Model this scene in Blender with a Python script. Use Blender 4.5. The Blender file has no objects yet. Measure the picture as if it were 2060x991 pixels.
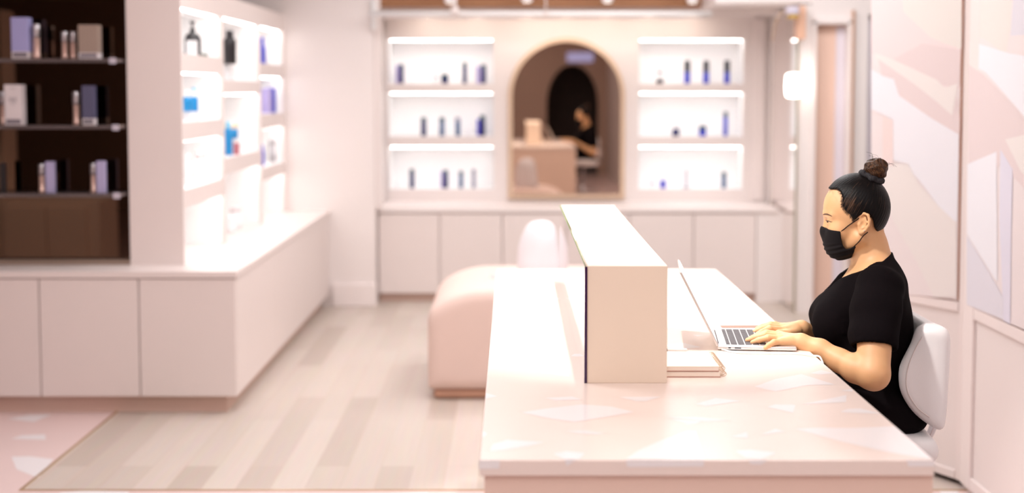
import bpy, bmesh, math, random
import numpy as np
from mathutils import Vector, Matrix
random.seed(7)
PI = math.pi
SC = bpy.context.scene
COL = SC.collection

# ------------------------------------------------------------------ camera model (2060 x 991 frame)
F = 2700.0; CH = 1.55; HOR = 182.0
TH = math.atan(HOR / F); _s, _c = math.sin(TH), math.cos(TH); PPY = HOR + F * math.tan(TH)
def ray(x, y):
    v = (PPY - y) / F
    return ((x - 1030.0) / F, _c + v * _s, -_s + v * _c)
def atz(x, y, z):
    r = ray(x, y); t = (z - CH) / r[2]; return (r[0] * t, r[1] * t, z)
def aty(x, y, Y):
    r = ray(x, y); t = Y / r[1]; return (r[0] * t, Y, CH + r[2] * t)
def atx(x, y, X):
    r = ray(x, y); t = X / r[0]; return (X, r[1] * t, CH + r[2] * t)

# ------------------------------------------------------------------ materials
MATS = {}
def srgb(r, g, b):
    f = lambda u: (u / 255.0) / 12.92 if u <= 10 else ((u / 255.0 + 0.055) / 1.055) ** 2.4
    return (f(r), f(g), f(b))
def mat(name, col, rough=0.5, metal=0.0, spec=0.5, emit=0.0, ecol=None, var=0.0, vscale=20.0, bump=0.0, bscale=200.0, trans=0.0, coat=0.0):
    if name in MATS: return MATS[name]
    m = bpy.data.materials.new(name); m.use_nodes = True
    nt = m.node_tree; b = nt.nodes['Principled BSDF']
    b.inputs['Base Color'].default_value = (*col, 1)
    b.inputs['Roughness'].default_value = rough
    b.inputs['Metallic'].default_value = metal
    b.inputs['Specular IOR Level'].default_value = spec
    if trans: b.inputs['Transmission Weight'].default_value = trans
    if coat: b.inputs['Coat Weight'].default_value = coat
    if emit:
        b.inputs['Emission Color'].default_value = (*(ecol or col), 1); b.inputs['Emission Strength'].default_value = emit
    if var or bump:
        tc = nt.nodes.new('ShaderNodeTexCoord')
    if var:
        nz = nt.nodes.new('ShaderNodeTexNoise'); nz.inputs['Scale'].default_value = vscale; nz.inputs['Detail'].default_value = 4
        mx = nt.nodes.new('ShaderNodeMix'); mx.data_type = 'RGBA'
        mx.inputs['A'].default_value = (*[c * (1 - var) for c in col], 1)
        mx.inputs['B'].default_value = (*[min(1, c * (1 + var)) for c in col], 1)
        nt.links.new(tc.outputs['Object'], nz.inputs['Vector'])
        nt.links.new(nz.outputs['Fac'], mx.inputs['Factor']); nt.links.new(mx.outputs['Result'], b.inputs['Base Color'])
    if bump:
        n2 = nt.nodes.new('ShaderNodeTexNoise'); n2.inputs['Scale'].default_value = bscale; n2.inputs['Detail'].default_value = 3
        bp = nt.nodes.new('ShaderNodeBump'); bp.inputs['Strength'].default_value = bump; bp.inputs['Distance'].default_value = 0.002
        nt.links.new(tc.outputs['Object'], n2.inputs['Vector'])
        nt.links.new(n2.outputs['Fac'], bp.inputs['Height']); nt.links.new(bp.outputs['Normal'], b.inputs['Normal'])
    MATS[name] = m
    return m

# ------------------------------------------------------------------ objects
def tag(o, label=None, cat=None, group=None, kind=None):
    if label: o['label'] = label
    if cat: o['category'] = cat
    if group: o['group'] = group
    if kind: o['kind'] = kind
    return o
def origin(o):
    v = Vector((0, 0, 0))
    while o is not None:
        v += o.location; o = o.parent
    return v
def thing(name, loc, label, cat, group=None):
    o = bpy.data.objects.new(name, None); o.location = loc; o.empty_display_size = 0.05
    COL.objects.link(o); return tag(o, label, cat, group)
def copy_tree(o, parent=None, shift=None, label=None, group=None):
    kids = list(o.children)
    c = o.copy(); COL.objects.link(c)
    if parent is not None: c.parent = parent
    if shift is not None: c.location = Vector(c.location) + Vector(shift)
    if label: c['label'] = label
    if group: c['group'] = group
    for k in kids: copy_tree(k, c)
    return c

class MB:
    """collects shapes in world coordinates and links them as ONE mesh object"""
    def __init__(s): s.v = []; s.f = []; s.m = []; s.sm = []
    def add(s, vs, fs, mi=0, smooth=False):
        o = len(s.v); s.v += [tuple(p) for p in vs]
        for f in fs: s.f.append(tuple(i + o for i in f)); s.m.append(mi); s.sm.append(smooth)
        return s
    def bm(s, b, mi=0, smooth=False):
        b.verts.index_update()
        s.add([v.co[:] for v in b.verts], [[v.index for v in f.verts] for f in b.faces], mi, smooth); b.free(); return s
    def box(s, x0, x1, y0, y1, z0, z1, bev=0.0, seg=2, mi=0, M=None, smooth=None):
        b = bmesh.new(); bmesh.ops.create_cube(b, size=1.0)
        for v in b.verts: v.co = Vector(((x0 + x1) / 2 + v.co.x * (x1 - x0), (y0 + y1) / 2 + v.co.y * (y1 - y0), (z0 + z1) / 2 + v.co.z * (z1 - z0)))
        if bev: bmesh.ops.bevel(b, geom=b.edges[:], offset=bev, segments=seg, affect='EDGES', profile=0.5)
        if M is not None: bmesh.ops.transform(b, matrix=M, verts=b.verts)
        return s.bm(b, mi, bool(bev) and seg > 2 if smooth is None else smooth)
    def prism(s, poly, axis, a0, a1, mi=0):
        """poly: 2D outline; axis 'z': (x,y), 'y': (x,z), 'x': (y,z)"""
        n = len(poly)
        def mk(p, a): return {'z': (p[0], p[1], a), 'y': (p[0], a, p[1]), 'x': (a, p[0], p[1])}[axis]
        vs = [mk(p, a0) for p in poly] + [mk(p, a1) for p in poly]
        fs = [tuple(range(n))[::-1], tuple(range(n, 2 * n))] + [(i, (i + 1) % n, n + (i + 1) % n, n + i) for i in range(n)]
        b = bmesh.new(); vv = [b.verts.new(p) for p in vs]
        for f in fs: b.faces.new([vv[i] for i in f])
        bmesh.ops.recalc_face_normals(b, faces=b.faces); return s.bm(b, mi)
    def poly(s, pts, mi=0): return s.add(pts, [tuple(range(len(pts)))], mi)
    def lathe(s, prof, c, n=20, mi=0, axis='z', smooth=True):
        vs = []; fs = []
        for r, h in prof:
            for k in range(n):
                a = 2 * PI * k / n; p = (r * math.cos(a), r * math.sin(a), h)
                if axis == 'x': p = (p[2], p[0], p[1])
                if axis == 'y': p = (p[0], p[2], p[1])
                vs.append((c[0] + p[0], c[1] + p[1], c[2] + p[2]))
        for i in range(len(prof) - 1):
            for k in range(n):
                k2 = (k + 1) % n; fs.append((i * n + k, i * n + k2, (i + 1) * n + k2, (i + 1) * n + k))
        fs.append(tuple(range(n))[::-1]); fs.append(tuple(range((len(prof) - 1) * n, len(prof) * n)))
        b = bmesh.new(); vv = [b.verts.new(p) for p in vs]
        for f in fs: b.faces.new([vv[i] for i in f])
        bmesh.ops.recalc_face_normals(b, faces=b.faces); return s.bm(b, mi, smooth)
    def tube(s, pts, r, n=8, mi=0, cap=True):
        pts = [Vector(p) for p in pts]; rs = r if isinstance(r, (list, tuple)) else [r] * len(pts)
        vs = []; fs = []; up = None
        for i, p in enumerate(pts):
            t = (pts[min(i + 1, len(pts) - 1)] - pts[max(i - 1, 0)]).normalized()
            if up is None: up = Vector((0, 0, 1)) if abs(t.z) < 0.9 else Vector((0, 1, 0))
            a = t.cross(up).normalized(); bb = a.cross(t).normalized(); up = bb
            for k in range(n):
                q = 2 * PI * k / n; vs.append(p + (a * math.cos(q) + bb * math.sin(q)) * rs[i])
        for i in range(len(pts) - 1):
            for k in range(n):
                k2 = (k + 1) % n; fs.append((i * n + k, i * n + k2, (i + 1) * n + k2, (i + 1) * n + k))
        if cap: fs.append(tuple(range(n))[::-1]); fs.append(tuple(range((len(pts) - 1) * n, len(pts) * n)))
        b = bmesh.new(); vv = [b.verts.new(p) for p in vs]
        for f in fs: b.faces.new([vv[i] for i in f])
        bmesh.ops.recalc_face_normals(b, faces=b.faces); return s.bm(b, mi, True)
    def build(s, name, mats, parent=None, loc=None):
        if not isinstance(mats, (list, tuple)): mats = [mats]
        base = origin(parent) if parent is not None else Vector(loc or (0, 0, 0))
        me = bpy.data.meshes.new(name)
        me.from_pydata([(p[0] - base.x, p[1] - base.y, p[2] - base.z) for p in s.v], [], s.f)
        for m in mats: me.materials.append(m)
        me.polygons.foreach_set('material_index', s.m); me.polygons.foreach_set('use_smooth', s.sm); me.update()
        o = bpy.data.objects.new(name, me); COL.objects.link(o)
        if parent is not None: o.parent = parent
        else: o.location = base
        return o
def struct(name, mb, mats): return tag(mb.build(name, mats), kind='structure')
def bez(p0, p1, p2, p3, n=16):
    p0, p1, p2, p3 = map(Vector, (p0, p1, p2, p3)); r = []
    for i in range(n + 1):
        t = i / n; u = 1 - t; r.append(p0 * u ** 3 + p1 * 3 * u * u * t + p2 * 3 * u * t * t + p3 * t ** 3)
    return r
def spline(pts, n=6):
    """Catmull-Rom through points"""
    P = [Vector(p) for p in pts]; P = [2 * P[0] - P[1]] + P + [2 * P[-1] - P[-2]]; r = []
    for i in range(1, len(P) - 2):
        for k in range(n):
            t = k / n; a, b, c, d = P[i - 1:i + 3]
            r.append(0.5 * ((2 * b) + (c - a) * t + (2 * a - 5 * b + 4 * c - d) * t * t + (3 * b - a - 3 * c + d) * t ** 3))
    r.append(P[-2]); return r

# ------------------------------------------------------------------ signed-distance sculpting (for bodies, cushions, cloth)
def A(*p): return np.array(p, dtype=np.float32)
class Node:
    def __init__(s, fn, lo, hi, pad=0.03): s.fn = fn; s.lo = np.array(lo, np.float32); s.hi = np.array(hi, np.float32); s.pad = pad
    def ev(s, P, c, r):
        q = np.maximum(np.maximum(s.lo - c, c - s.hi), 0); d = float(np.sqrt((q * q).sum())) - r
        if d > s.pad: return np.full(len(P), d + 1e-3, np.float32)
        return s.fn(P, c, r)
def smin(a, b, k):
    if k <= 0: return np.minimum(a, b)
    h = np.maximum(k - np.abs(a - b), 0) / k
    return np.minimum(a, b) - h * h * k * 0.25
def ell(c, r, R=None):
    c = np.array(c, np.float32); r = np.array(r, np.float32); m = float(r.max()) 
    Rm = None if R is None else np.array(R.to_3x3(), np.float32)
    def fn(P, *_):
        q = P - c
        if Rm is not None: q = q @ Rm
        k0 = np.sqrt(((q / r) ** 2).sum(1)); k1 = np.sqrt(((q / (r * r)) ** 2).sum(1)) + 1e-9
        return k0 * (k0 - 1) / k1
    return Node(fn, c - m, c + m)
def cone(a, b, ra, rb):
    """round cone between a and b"""
    a = np.array(a, np.float32); b = np.array(b, np.float32); ba = b - a; l2 = float((ba * ba).sum()); rr = ra - rb
    a2 = l2 - rr * rr; il2 = 1.0 / l2
    def fn(P, *_):
        pa = P - a; y = pa @ ba; z = y - l2
        x2 = ((pa * l2 - np.outer(y, ba)) ** 2).sum(1); y2 = y * y * l2; z2 = z * z * l2
        k = math.copysign(1, rr) * rr * rr * x2
        o = (np.sqrt(x2 * a2 * il2) + y * rr) * il2 - ra
        c1 = np.sign(z) * a2 * z2 > k; c2 = np.sign(y) * a2 * y2 < k
        o = np.where(c2, np.sqrt(np.maximum(x2 + y2, 0)) * il2 - ra, o)
        return np.where(c1, np.sqrt(np.maximum(x2 + z2, 0)) * il2 - rb, o)
    m = max(ra, rb)
    return Node(fn, np.minimum(a, b) - m, np.maximum(a, b) + m)
def chain(pts, rs, k=0.004): return U([cone(pts[i], pts[i + 1], rs[i], rs[i + 1]) for i in range(len(pts) - 1)], k)
def rbox(c, h, r, R=None):
    c = np.array(c, np.float32); h = np.array(h, np.float32); Rm = None if R is None else np.array(R.to_3x3(), np.float32); m = float(np.sqrt((h * h).sum()))
    def fn(P, *_):
        q = P - c
        if Rm is not None: q = q @ Rm
        q = np.abs(q) - (h - r)
        return np.sqrt((np.maximum(q, 0) ** 2).sum(1)) + np.minimum(q.max(1), 0) - r
    return Node(fn, c - m, c + m)
def U(ns, k=0.0):
    def fn(P, c, r):
        d = ns[0].ev(P, c, r)
        for n in ns[1:]: d = smin(d, n.ev(P, c, r), k)
        return d
    return Node(fn, np.min([n.lo for n in ns], 0), np.max([n.hi for n in ns], 0), 0.03 + k)
def sub(a, b, k=0.0):
    return Node(lambda P, c, r: -smin(-a.ev(P, c, r), b.ev(P, c, r), k), a.lo, a.hi)
def inter(a, b, k=0.0):
    return Node(lambda P, c, r: -smin(-a.ev(P, c, r), -b.ev(P, c, r), k), a.lo, a.hi)
def off(a, d): return Node(lambda P, c, r: a.ev(P, c, r) - d, a.lo - abs(d), a.hi + abs(d))
def warp(a, g): return Node(lambda P, c, r: a.ev(P, c, r) + g(P), a.lo - 0.02, a.hi + 0.02, 0.05)
BIG = 50.0
def half(p, n):
    p = np.array(p, np.float32); n = np.array(n, np.float32); n = n / np.sqrt((n * n).sum())
    return Node(lambda P, c, r: (P - p) @ n, [-BIG] * 3, [BIG] * 3)
def extr(poly, to2d):
    """prism of a closed 2D polygon; to2d maps Nx3 points to Nx2 in metres"""
    V = np.array(poly, np.float32)
    def fn(P, *_):
        p = to2d(P); d = ((p - V[0]) ** 2).sum(1); s = np.ones(len(p), np.float32); n = len(V)
        for i in range(n):
            j = (i - 1) % n; e = V[j] - V[i]; w = p - V[i]
            b = w - np.outer(np.clip((w @ e) / float(e @ e), 0, 1), e); d = np.minimum(d, (b * b).sum(1))
            c1 = p[:, 1] >= V[i, 1]; c2 = p[:, 1] < V[j, 1]; c3 = e[0] * w[:, 1] > e[1] * w[:, 0]
            s = np.where((c1 & c2 & c3) | (~c1 & ~c2 & ~c3), -s, s)
        return s * np.sqrt(d)
    return Node(fn, [-BIG] * 3, [BIG] * 3)
def sculpt(node, h, lo=None, hi=None, relax=1):
    """surface-nets mesh of node<0, sampled only near the surface"""
    lo = (node.lo if lo is None else np.array(lo, np.float32)) - 3 * h; hi = (node.hi if hi is None else np.array(hi, np.float32)) + 3 * h
    B = 12; nb = np.ceil((hi - lo) / (B * h)).astype(int); N = nb * B
    D = np.full(tuple(N), 1.0, np.float32); off3 = np.stack(np.meshgrid(*[np.arange(B)] * 3, indexing='ij'), -1).reshape(-1, 3).astype(np.float32) * h
    rad = B * h * 0.87
    for i in range(nb[0]):
        for j in range(nb[1]):
            for k in range(nb[2]):
                o = lo + np.array([i, j, k], np.float32) * (B * h); c = o + (B - 1) * h / 2
                dc = float(node.ev(c[None, :].astype(np.float32), c, 0.0)[0]); sl = (slice(i * B, i * B + B), slice(j * B, j * B + B), slice(k * B, k * B + B))
                if abs(dc) > rad * 1.7 + 0.004: D[sl] = dc; continue
                D[sl] = node.ev(off3 + o, c, rad).reshape(B, B, B)
    S = D < 0
    n0, n1, n2 = N
    cnt = np.zeros((n0 - 1, n1 - 1, n2 - 1), np.int8)
    for a in (0, 1):
        for b in (0, 1):
            for c in (0, 1): cnt += S[a:n0 - 1 + a, b:n1 - 1 + b, c:n2 - 1 + c]
    act = np.argwhere((cnt > 0) & (cnt < 8)); idx = np.full(cnt.shape, -1, np.int32); idx[tuple(act.T)] = np.arange(len(act))
    co = [(a, b, c) for a in (0, 1) for b in (0, 1) for c in (0, 1)]
    val = np.stack([D[act[:, 0] + a, act[:, 1] + b, act[:, 2] + c] for a, b, c in co], 1)
    acc = np.zeros((len(act), 3), np.float32); num = np.zeros(len(act), np.float32)
    for p in range(8):
        for q in range(p + 1, 8):
            if sum(abs(co[p][t] - co[q][t]) for t in range(3)) != 1: continue
            va, vb = val[:, p], val[:, q]; m = (va < 0) != (vb < 0)
            t = np.where(m, va / np.where(m, va - vb, 1), 0)[:, None]
            acc += np.where(m[:, None], np.array(co[p]) + t * (np.array(co[q]) - np.array(co[p])), 0); num += m
    V = lo + (act + acc / num[:, None]) * h
    Fq = []
    for ax in range(3):
        s0 = [slice(None)] * 3; s1 = [slice(None)] * 3; s0[ax] = slice(0, -1); s1[ax] = slice(1, None)
        a = S[tuple(s0)]; b = S[tuple(s1)]; e = np.argwhere(a != b); u, w = [(1, 2), (2, 0), (0, 1)][ax]
        ok = (e[:, u] > 0) & (e[:, w] > 0) & (e[:, u] < N[u] - 1) & (e[:, w] < N[w] - 1); e = e[ok]
        if ax >= 0:
            g = lambda du, dw: idx[tuple((e + np.array([(-1 if t == u and du else 0) + (-1 if t == w and dw else 0) for t in range(3)])).T)]
            q = np.stack([g(1, 1), g(0, 1), g(0, 0), g(1, 0)], 1); ins = a[tuple(e.T)]
            q[~ins] = q[~ins][:, ::-1]; Fq.append(q)
    Fq = np.concatenate(Fq); Fq = Fq[(Fq >= 0).all(1)]
    for _ in range(relax):
        acc = np.zeros_like(V); n = np.zeros(len(V), np.float32)
        for a in range(4):
            for b in (1, 3):
                np.add.at(acc, Fq[:, a], V[Fq[:, (a + b) % 4]]); np.add.at(n, Fq[:, a], 1)
        V = V * 0.5 + 0.5 * acc / np.maximum(n, 1)[:, None]
    return V, Fq
def mesh_obj(name, V, Fq, mats, parent=None, attrs=None, loc=None):
    base = origin(parent) if parent is not None else Vector(loc or (0, 0, 0))
    me = bpy.data.meshes.new(name); V = np.asarray(V, np.float32)
    W = V - np.array(base, np.float32)
    me.vertices.add(len(W)); me.vertices.foreach_set('co', W.ravel())
    me.loops.add(Fq.size); me.loops.foreach_set('vertex_index', Fq.ravel().astype(np.int32))
    me.polygons.add(len(Fq)); me.polygons.foreach_set('loop_start', np.arange(0, Fq.size, 4, dtype=np.int32)); me.polygons.foreach_set('loop_total', np.full(len(Fq), 4, np.int32))
    me.polygons.foreach_set('use_smooth', np.ones(len(Fq), bool)); me.update(calc_edges=True); me.validate()
    for n, arr in (attrs or {}).items():
        at = me.attributes.new(n, 'FLOAT_VECTOR', 'POINT'); at.data.foreach_set('vector', np.asarray(arr, np.float32).ravel())
    for m in (mats if isinstance(mats, (list, tuple)) else [mats]): me.materials.append(m)
    o = bpy.data.objects.new(name, me); COL.objects.link(o)
    if parent is not None: o.parent = parent
    else: o.location = base
    return o
def sculpt_obj(name, node, h, m, parent=None, relax=1, loc=None):
    V, Q = sculpt(node, h, relax=relax); return mesh_obj(name, V, Q, m, parent, loc=loc)
# ------------------------------------------------------------------ palette
M_WALL = mat('pink wall paint', srgb(236, 226, 223), 0.55, var=0.015, vscale=3)
M_CAB = mat('pink lacquer', srgb(232, 219, 215), 0.42, var=0.012, vscale=4)
M_TRIM = mat('pale pink trim paint', srgb(240, 229, 226), 0.45)
M_WHITE = mat('white paint', srgb(250, 248, 248), 0.5)
M_DARKGAP = mat('shadow gap', srgb(60, 48, 42), 0.8)
M_KICK = mat('plinth paint', srgb(214, 182, 168), 0.5)
M_GOLD = mat('brass strip', srgb(214, 190, 150), 0.25, metal=1.0)
M_CHROME = mat('chrome', srgb(214, 214, 218), 0.12, metal=1.0)
M_LED = mat('led diffuser', (1, 1, 1), 0.4, emit=7.5, ecol=(1.0, 0.965, 0.93))
M_PEACH = mat('peach door paint', srgb(238, 202, 184), 0.5)
M_LILAC = mat('lilac reveal tint', srgb(222, 212, 220), 0.5)  # tint for the lit jamb and the shaded gap

def wood_mat():
    m = bpy.data.materials.new('bleached oak planks'); m.use_nodes = True; nt = m.node_tree; b = nt.nodes['Principled BSDF']
    tc = nt.nodes.new('ShaderNodeTexCoord'); mp = nt.nodes.new('ShaderNodeMapping'); mp.inputs['Rotation'].default_value = (0, 0, PI / 2)
    br = nt.nodes.new('ShaderNodeTexBrick'); br.inputs['Scale'].default_value = 1.0; br.inputs['Brick Width'].default_value = 1.25; br.inputs['Row Height'].default_value = 0.135
    br.inputs['Mortar Size'].default_value = 0.0012; br.inputs['Color1'].default_value = (*srgb(217, 204, 194), 1); br.inputs['Color2'].default_value = (*srgb(197, 182, 171), 1); br.inputs['Mortar'].default_value = (*srgb(200, 180, 165), 1)
    br.offset = 0.37
    mp2 = nt.nodes.new('ShaderNodeMapping'); mp2.inputs['Scale'].default_value = (60, 2.5, 1)
    nz = nt.nodes.new('ShaderNodeTexNoise'); nz.inputs['Scale'].default_value = 1.0; nz.inputs['Detail'].default_value = 5
    mx = nt.nodes.new('ShaderNodeMix'); mx.data_type = 'RGBA'; mx.blend_type = 'MULTIPLY'; mx.inputs['Factor'].default_value = 0.16
    L = nt.links.new
    L(tc.outputs['Object'], mp.inputs['Vector']); L(mp.outputs['Vector'], br.inputs['Vector']); L(tc.outputs['Object'], mp2.inputs['Vector']); L(mp2.outputs['Vector'], nz.inputs['Vector'])
    L(br.outputs['Color'], mx.inputs['A']); L(nz.outputs['Color'], mx.inputs['B']); L(mx.outputs['Result'], b.inputs['Base Color'])
    b.inputs['Roughness'].default_value = 0.38
    return m
M_WOOD = wood_mat()
M_TERR = mat('pink terrazzo ground', srgb(228, 203, 200), 0.3, var=0.02, vscale=8)
M_SHARD = mat('white terrazzo shard', srgb(236, 231, 233), 0.28)
def timber_mat():
    m = bpy.data.materials.new('brown timber boards'); m.use_nodes = True; nt = m.node_tree; b = nt.nodes['Principled BSDF']
    tc = nt.nodes.new('ShaderNodeTexCoord'); mp = nt.nodes.new('ShaderNodeMapping'); mp.inputs['Scale'].default_value = (1.5, 30, 30)
    nz = nt.nodes.new('ShaderNodeTexNoise'); nz.inputs['Scale'].default_value = 2; cr = nt.nodes.new('ShaderNodeValToRGB')
    cr.color_ramp.elements[0].color = (*srgb(150, 100, 66), 1); cr.color_ramp.elements[1].color = (*srgb(196, 144, 104), 1)
    nt.links.new(tc.outputs['Object'], mp.inputs['Vector']); nt.links.new(mp.outputs['Vector'], nz.inputs['Vector']); nt.links.new(nz.outputs['Fac'], cr.inputs['Fac']); nt.links.new(cr.outputs['Color'], b.inputs['Base Color'])
    b.inputs['Roughness'].default_value = 0.6
    return m
M_TIMBER = timber_mat()
def mirror_mat(name, col, rough=0.0):
    m = mat(name, col, rough, metal=1.0); return m
M_BRONZE = mirror_mat('bronze mirror glass', (0.55, 0.44, 0.37), 0.01)
M_SMOKE = mirror_mat('smoked mirror glass', (0.085, 0.055, 0.040), 0.012)
M_MIRROR = mirror_mat('silver mirror glass', (0.9, 0.86, 0.84), 0.005)

# ------------------------------------------------------------------ floor
YS = 5.131                                        # brass strip between terrazzo and planks
XS = -1.905
struct('floor', MB().box(XS, 3.4, YS, 10.8, -0.06, 0.0), M_WOOD)
ft = MB().box(-7, 3.4, -4.2, YS - 0.012, -0.06, 0.0).box(-7, XS - 0.012, YS - 0.012, 10.8, -0.06, 0.0)
def shard(mb, pts, z, mi): mb.poly([atz(x, y, z) for x, y in pts], mi)
for pts in ([(14, 842), (68, 848), (105, 833), (60, 834)], [(21, 882), (92, 884), (91, 873), (44, 875)], [(23, 918), (33, 943), (77, 961), (108, 923), (60, 917)], [(118, 990), (170, 986), (260, 988), (250, 1010), (150, 1020)], [(700, 995), (860, 990), (880, 1030), (730, 1040)], [(1890, 986), (1925, 984), (1935, 1005), (1900, 1010)]):
    shard(ft, pts, 0.0004, 1)
rr = random.Random(3)
used = []
for _ in range(110):
    cx, cy, r0 = rr.uniform(-4.5, 2.0), rr.uniform(-3.5, 4.4), rr.uniform(0.06, 0.15); a0 = rr.uniform(0, 6)
    if any(math.hypot(cx - q[0], cy - q[1]) < (r0 + q[2]) * 1.3 for q in used): continue
    used.append((cx, cy, r0))
    n = rr.choice([3, 4, 5]); ft.poly([(cx + r0 * rr.uniform(.6, 1.2) * math.cos(a0 + 2 * PI * k / n), cy + r0 * rr.uniform(.6, 1.2) * math.sin(a0 + 2 * PI * k / n), 0.0004) for k in range(n)], 1)
struct('floor_terrazzo', ft, [M_TERR, M_SHARD])
struct('trim_1', MB().box(XS - 0.012, 3.4, YS - 0.012, YS, -0.03, 0.003).box(XS - 0.012, XS, YS, 10.8, -0.03, 0.003), M_GOLD)

# ------------------------------------------------------------------ back wall with two banks of niches, and the arch-mirror bay
YW, YN = 10.43, 10.70                              # face of the panel, back of the niches
NZ = [(1.604, 1.941), (1.195, 1.531), (0.785, 1.114)]
BX = [(-0.956, -0.143), (0.984, 1.792)]
wb = MB()
struct('trim_10', MB().box(1.792, 1.988, 9.785, YW - 0.001, 0.0, 0.66), M_WALL)
def plate(mb, u0, u1, v0, v1, holes, put):
    """rectangle u x v with rectangular holes, cut into a grid"""
    us = sorted({u0, u1, *[h[0] for h in holes], *[h[1] for h in holes]}); vs = sorted({v0, v1, *[h[2] for h in holes], *[h[3] for h in holes]})
    for i in range(len(us) - 1):
        for j in range(len(vs) - 1):
            uc, vc = (us[i] + us[i + 1]) / 2, (vs[j] + vs[j + 1]) / 2
            if any(h[0] < uc < h[1] and h[2] < vc < h[3] for h in holes): continue
            put(us[i], us[i + 1], vs[j], vs[j + 1])
holes = [(x0, x1, z0, z1) for x0, x1 in BX for z0, z1 in NZ]
plate(wb, -1.02, 1.99, 0.0, 2.6, holes, lambda a, b, c, d: wb.poly([(a, YW, c), (b, YW, c), (b, YW, d), (a, YW, d)]))
for x0, x1, z0, z1 in holes:
    wb.poly([(x0, YN, z0), (x1, YN, z0), (x1, YN, z1), (x0, YN, z1)], 1)
    wb.poly([(x0, YW, z0), (x1, YW, z0), (x1, YN, z0), (x0, YN, z0)], 1); wb.poly([(x0, YN, z1), (x1, YN, z1), (x1, YW, z1), (x0, YW, z1)], 1)
    wb.poly([(x0, YW, z0), (x0, YN, z0), (x0, YN, z1), (x0, YW, z1)], 1); wb.poly([(x1, YN, z0), (x1, YW, z0), (x1, YW, z1), (x1, YN, z1)], 1)
wb.box(-1.05, 2.05, YN + 0.002, 10.80, 0, 2.6)
struct('wall_back', wb, [M_WALL, M_WHITE])
# frame moulding around the niche panel
struct('trim_2', MB().box(1.863, 1.95, YW - 0.035, YW, 0.70, 2.10, 0.004).box(-0.985, -0.955 - 0.03, YW - 0.02, YW, 0.7, 2.1), M_TRIM)
# bulkhead, timber boards, soffit above the bay
struct('trim_3', MB().box(-0.99, 1.46, 10.08, YW, 2.098, 2.17, 0.004), M_WALL)
struct('ceiling_timber', MB().box(-0.99, 1.46, 9.98, YW, 2.17, 2.60).box(-0.99, 1.46, 9.60, 9.98, 2.42, 2.60), M_TIMBER)
struct('ceiling_soffit', MB().box(1.40, 3.4, 9.30, 10.43, 2.150, 2.60, 0.004).box(1.46, 1.95, 9.86, 9.94, 2.10, 2.15, 0.004), M_WALL)
struct('ceiling', MB().box(-7.1, 3.5, -4.2, 10.9, 3.0, 3.1), mat('ceiling paint', srgb(228, 212, 205), 0.7))
# pier left of the bay, return face and baseboard
YP = 9.60
struct('wall_left_pier', MB().box(-2.2, -0.985, YP, 10.8, 0.0, 3.0), M_WALL)
struct('baseboard_left', MB().box(-1.29, -0.975, YP - 0.03, YP, 0.0, 0.165, 0.006), M_TRIM)
struct('trim_4', MB().box(-1.01, -0.945, YP + 0.06, YP + 0.12, 0.70, 2.40, 0.006), M_TRIM)
struct('wall_left', MB().box(-7.1, -7.0, -4.2, 10.8, 0, 3.0).box(-7.0, -3.3, 6.75, 6.85, 0, 3.0), mat('dark brown room shade', srgb(70, 52, 44), 0.7))  # dark brown puts the unlit room's shade into the wall colour
# right wall of the bay, pier with sconce, doorway and shaded gap beyond
YR = 9.30
struct('wall_right_bay', MB().box(1.99, 2.06, YR - 0.02, 10.43, 0.0, 2.14), M_WALL)
wr = MB()
plate(wr, 2.061, 3.4, 0.0, 3.0, [(2.095, 2.31, 0.0, 2.005), (2.452, 2.95, 0.0, 2.075)], lambda a, b, c, d: wr.box(a, b, YR - 0.02, YR + 0.30, c, d))
struct('wall_right_far', wr, M_WALL)
d1 = struct('door_1', MB().box(2.085, 2.32, YR + 0.05, YR + 0.09, 0.0, 2.02), M_PEACH)
MB().box(2.245, 2.309, YR + 0.042, YR + 0.049, 0.02, 1.99).build('lit_jamb_strip', M_LILAC, d1)  # lilac strip on the door plane stands for the lit jamb reveal
d2 = struct('gap_shade_sheet', MB().box(2.44, 2.97, YR + 0.06, YR + 0.10, 0.0, 2.07), M_LILAC)  # lilac-grey sheet colours in the shading of the gap
struct('trim_5', MB().box(2.335, 2.352, YR - 0.05, YR - 0.02, 0.0, 2.10, 0.003), mat('brown door trim', srgb(190, 146, 118), 0.5))
struct('trim_6', MB().box(2.065, 2.094, YR - 0.045, YR - 0.02, 0, 2.03, 0.004).box(2.311, 2.335, YR - 0.045, YR - 0.02, 0, 2.03, 0.004).box(2.065, 2.335, YR - 0.045, YR - 0.02, 2.006, 2.05, 0.004), M_TRIM)

# ------------------------------------------------------------------ panelled right wall: 45-degree piece and the piece along the room
P0 = Vector((1.77, 5.18, 0)); WD = Vector((-0.47, 0.883, 0)).normalized(); WN = Vector((-WD.y, WD.x, 0))    # WN points into the room
def onw(x, y):
    r = Vector(ray(x, y)); O = Vector((0, 0, CH)); t = (P0 - O).dot(Vector((WN.x, WN.y, 0))) / r.dot(Vector((WN.x, WN.y, 0))); return O + r * t
def wbox(mb, t0, t1, z0, z1, d0, d1, bev=0.0, mi=0):
    M = Matrix(((WD.x, WN.x, 0, P0.x), (WD.y, WN.y, 0, P0.y), (0, 0, 1, 0), (0, 0, 0, 1)))
    return mb.box(t0, t1, d0, d1, z0, z1, bev, 1, mi, M)
TE = 0.512                                       # free end of the angled wall
m = MB(); wbox(m, 0.0, TE, 0.022, 3.0, -0.12, 0.0); struct('wall_right_angled', m, M_WALL)
m = MB(); wbox(m, 0.0, TE, 0.0, 0.022, -0.10, -0.02); struct('wall_foot_shade', m, M_DARKGAP)  # dark strip drawn in for the shade under the raised wall
m = MB()
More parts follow.
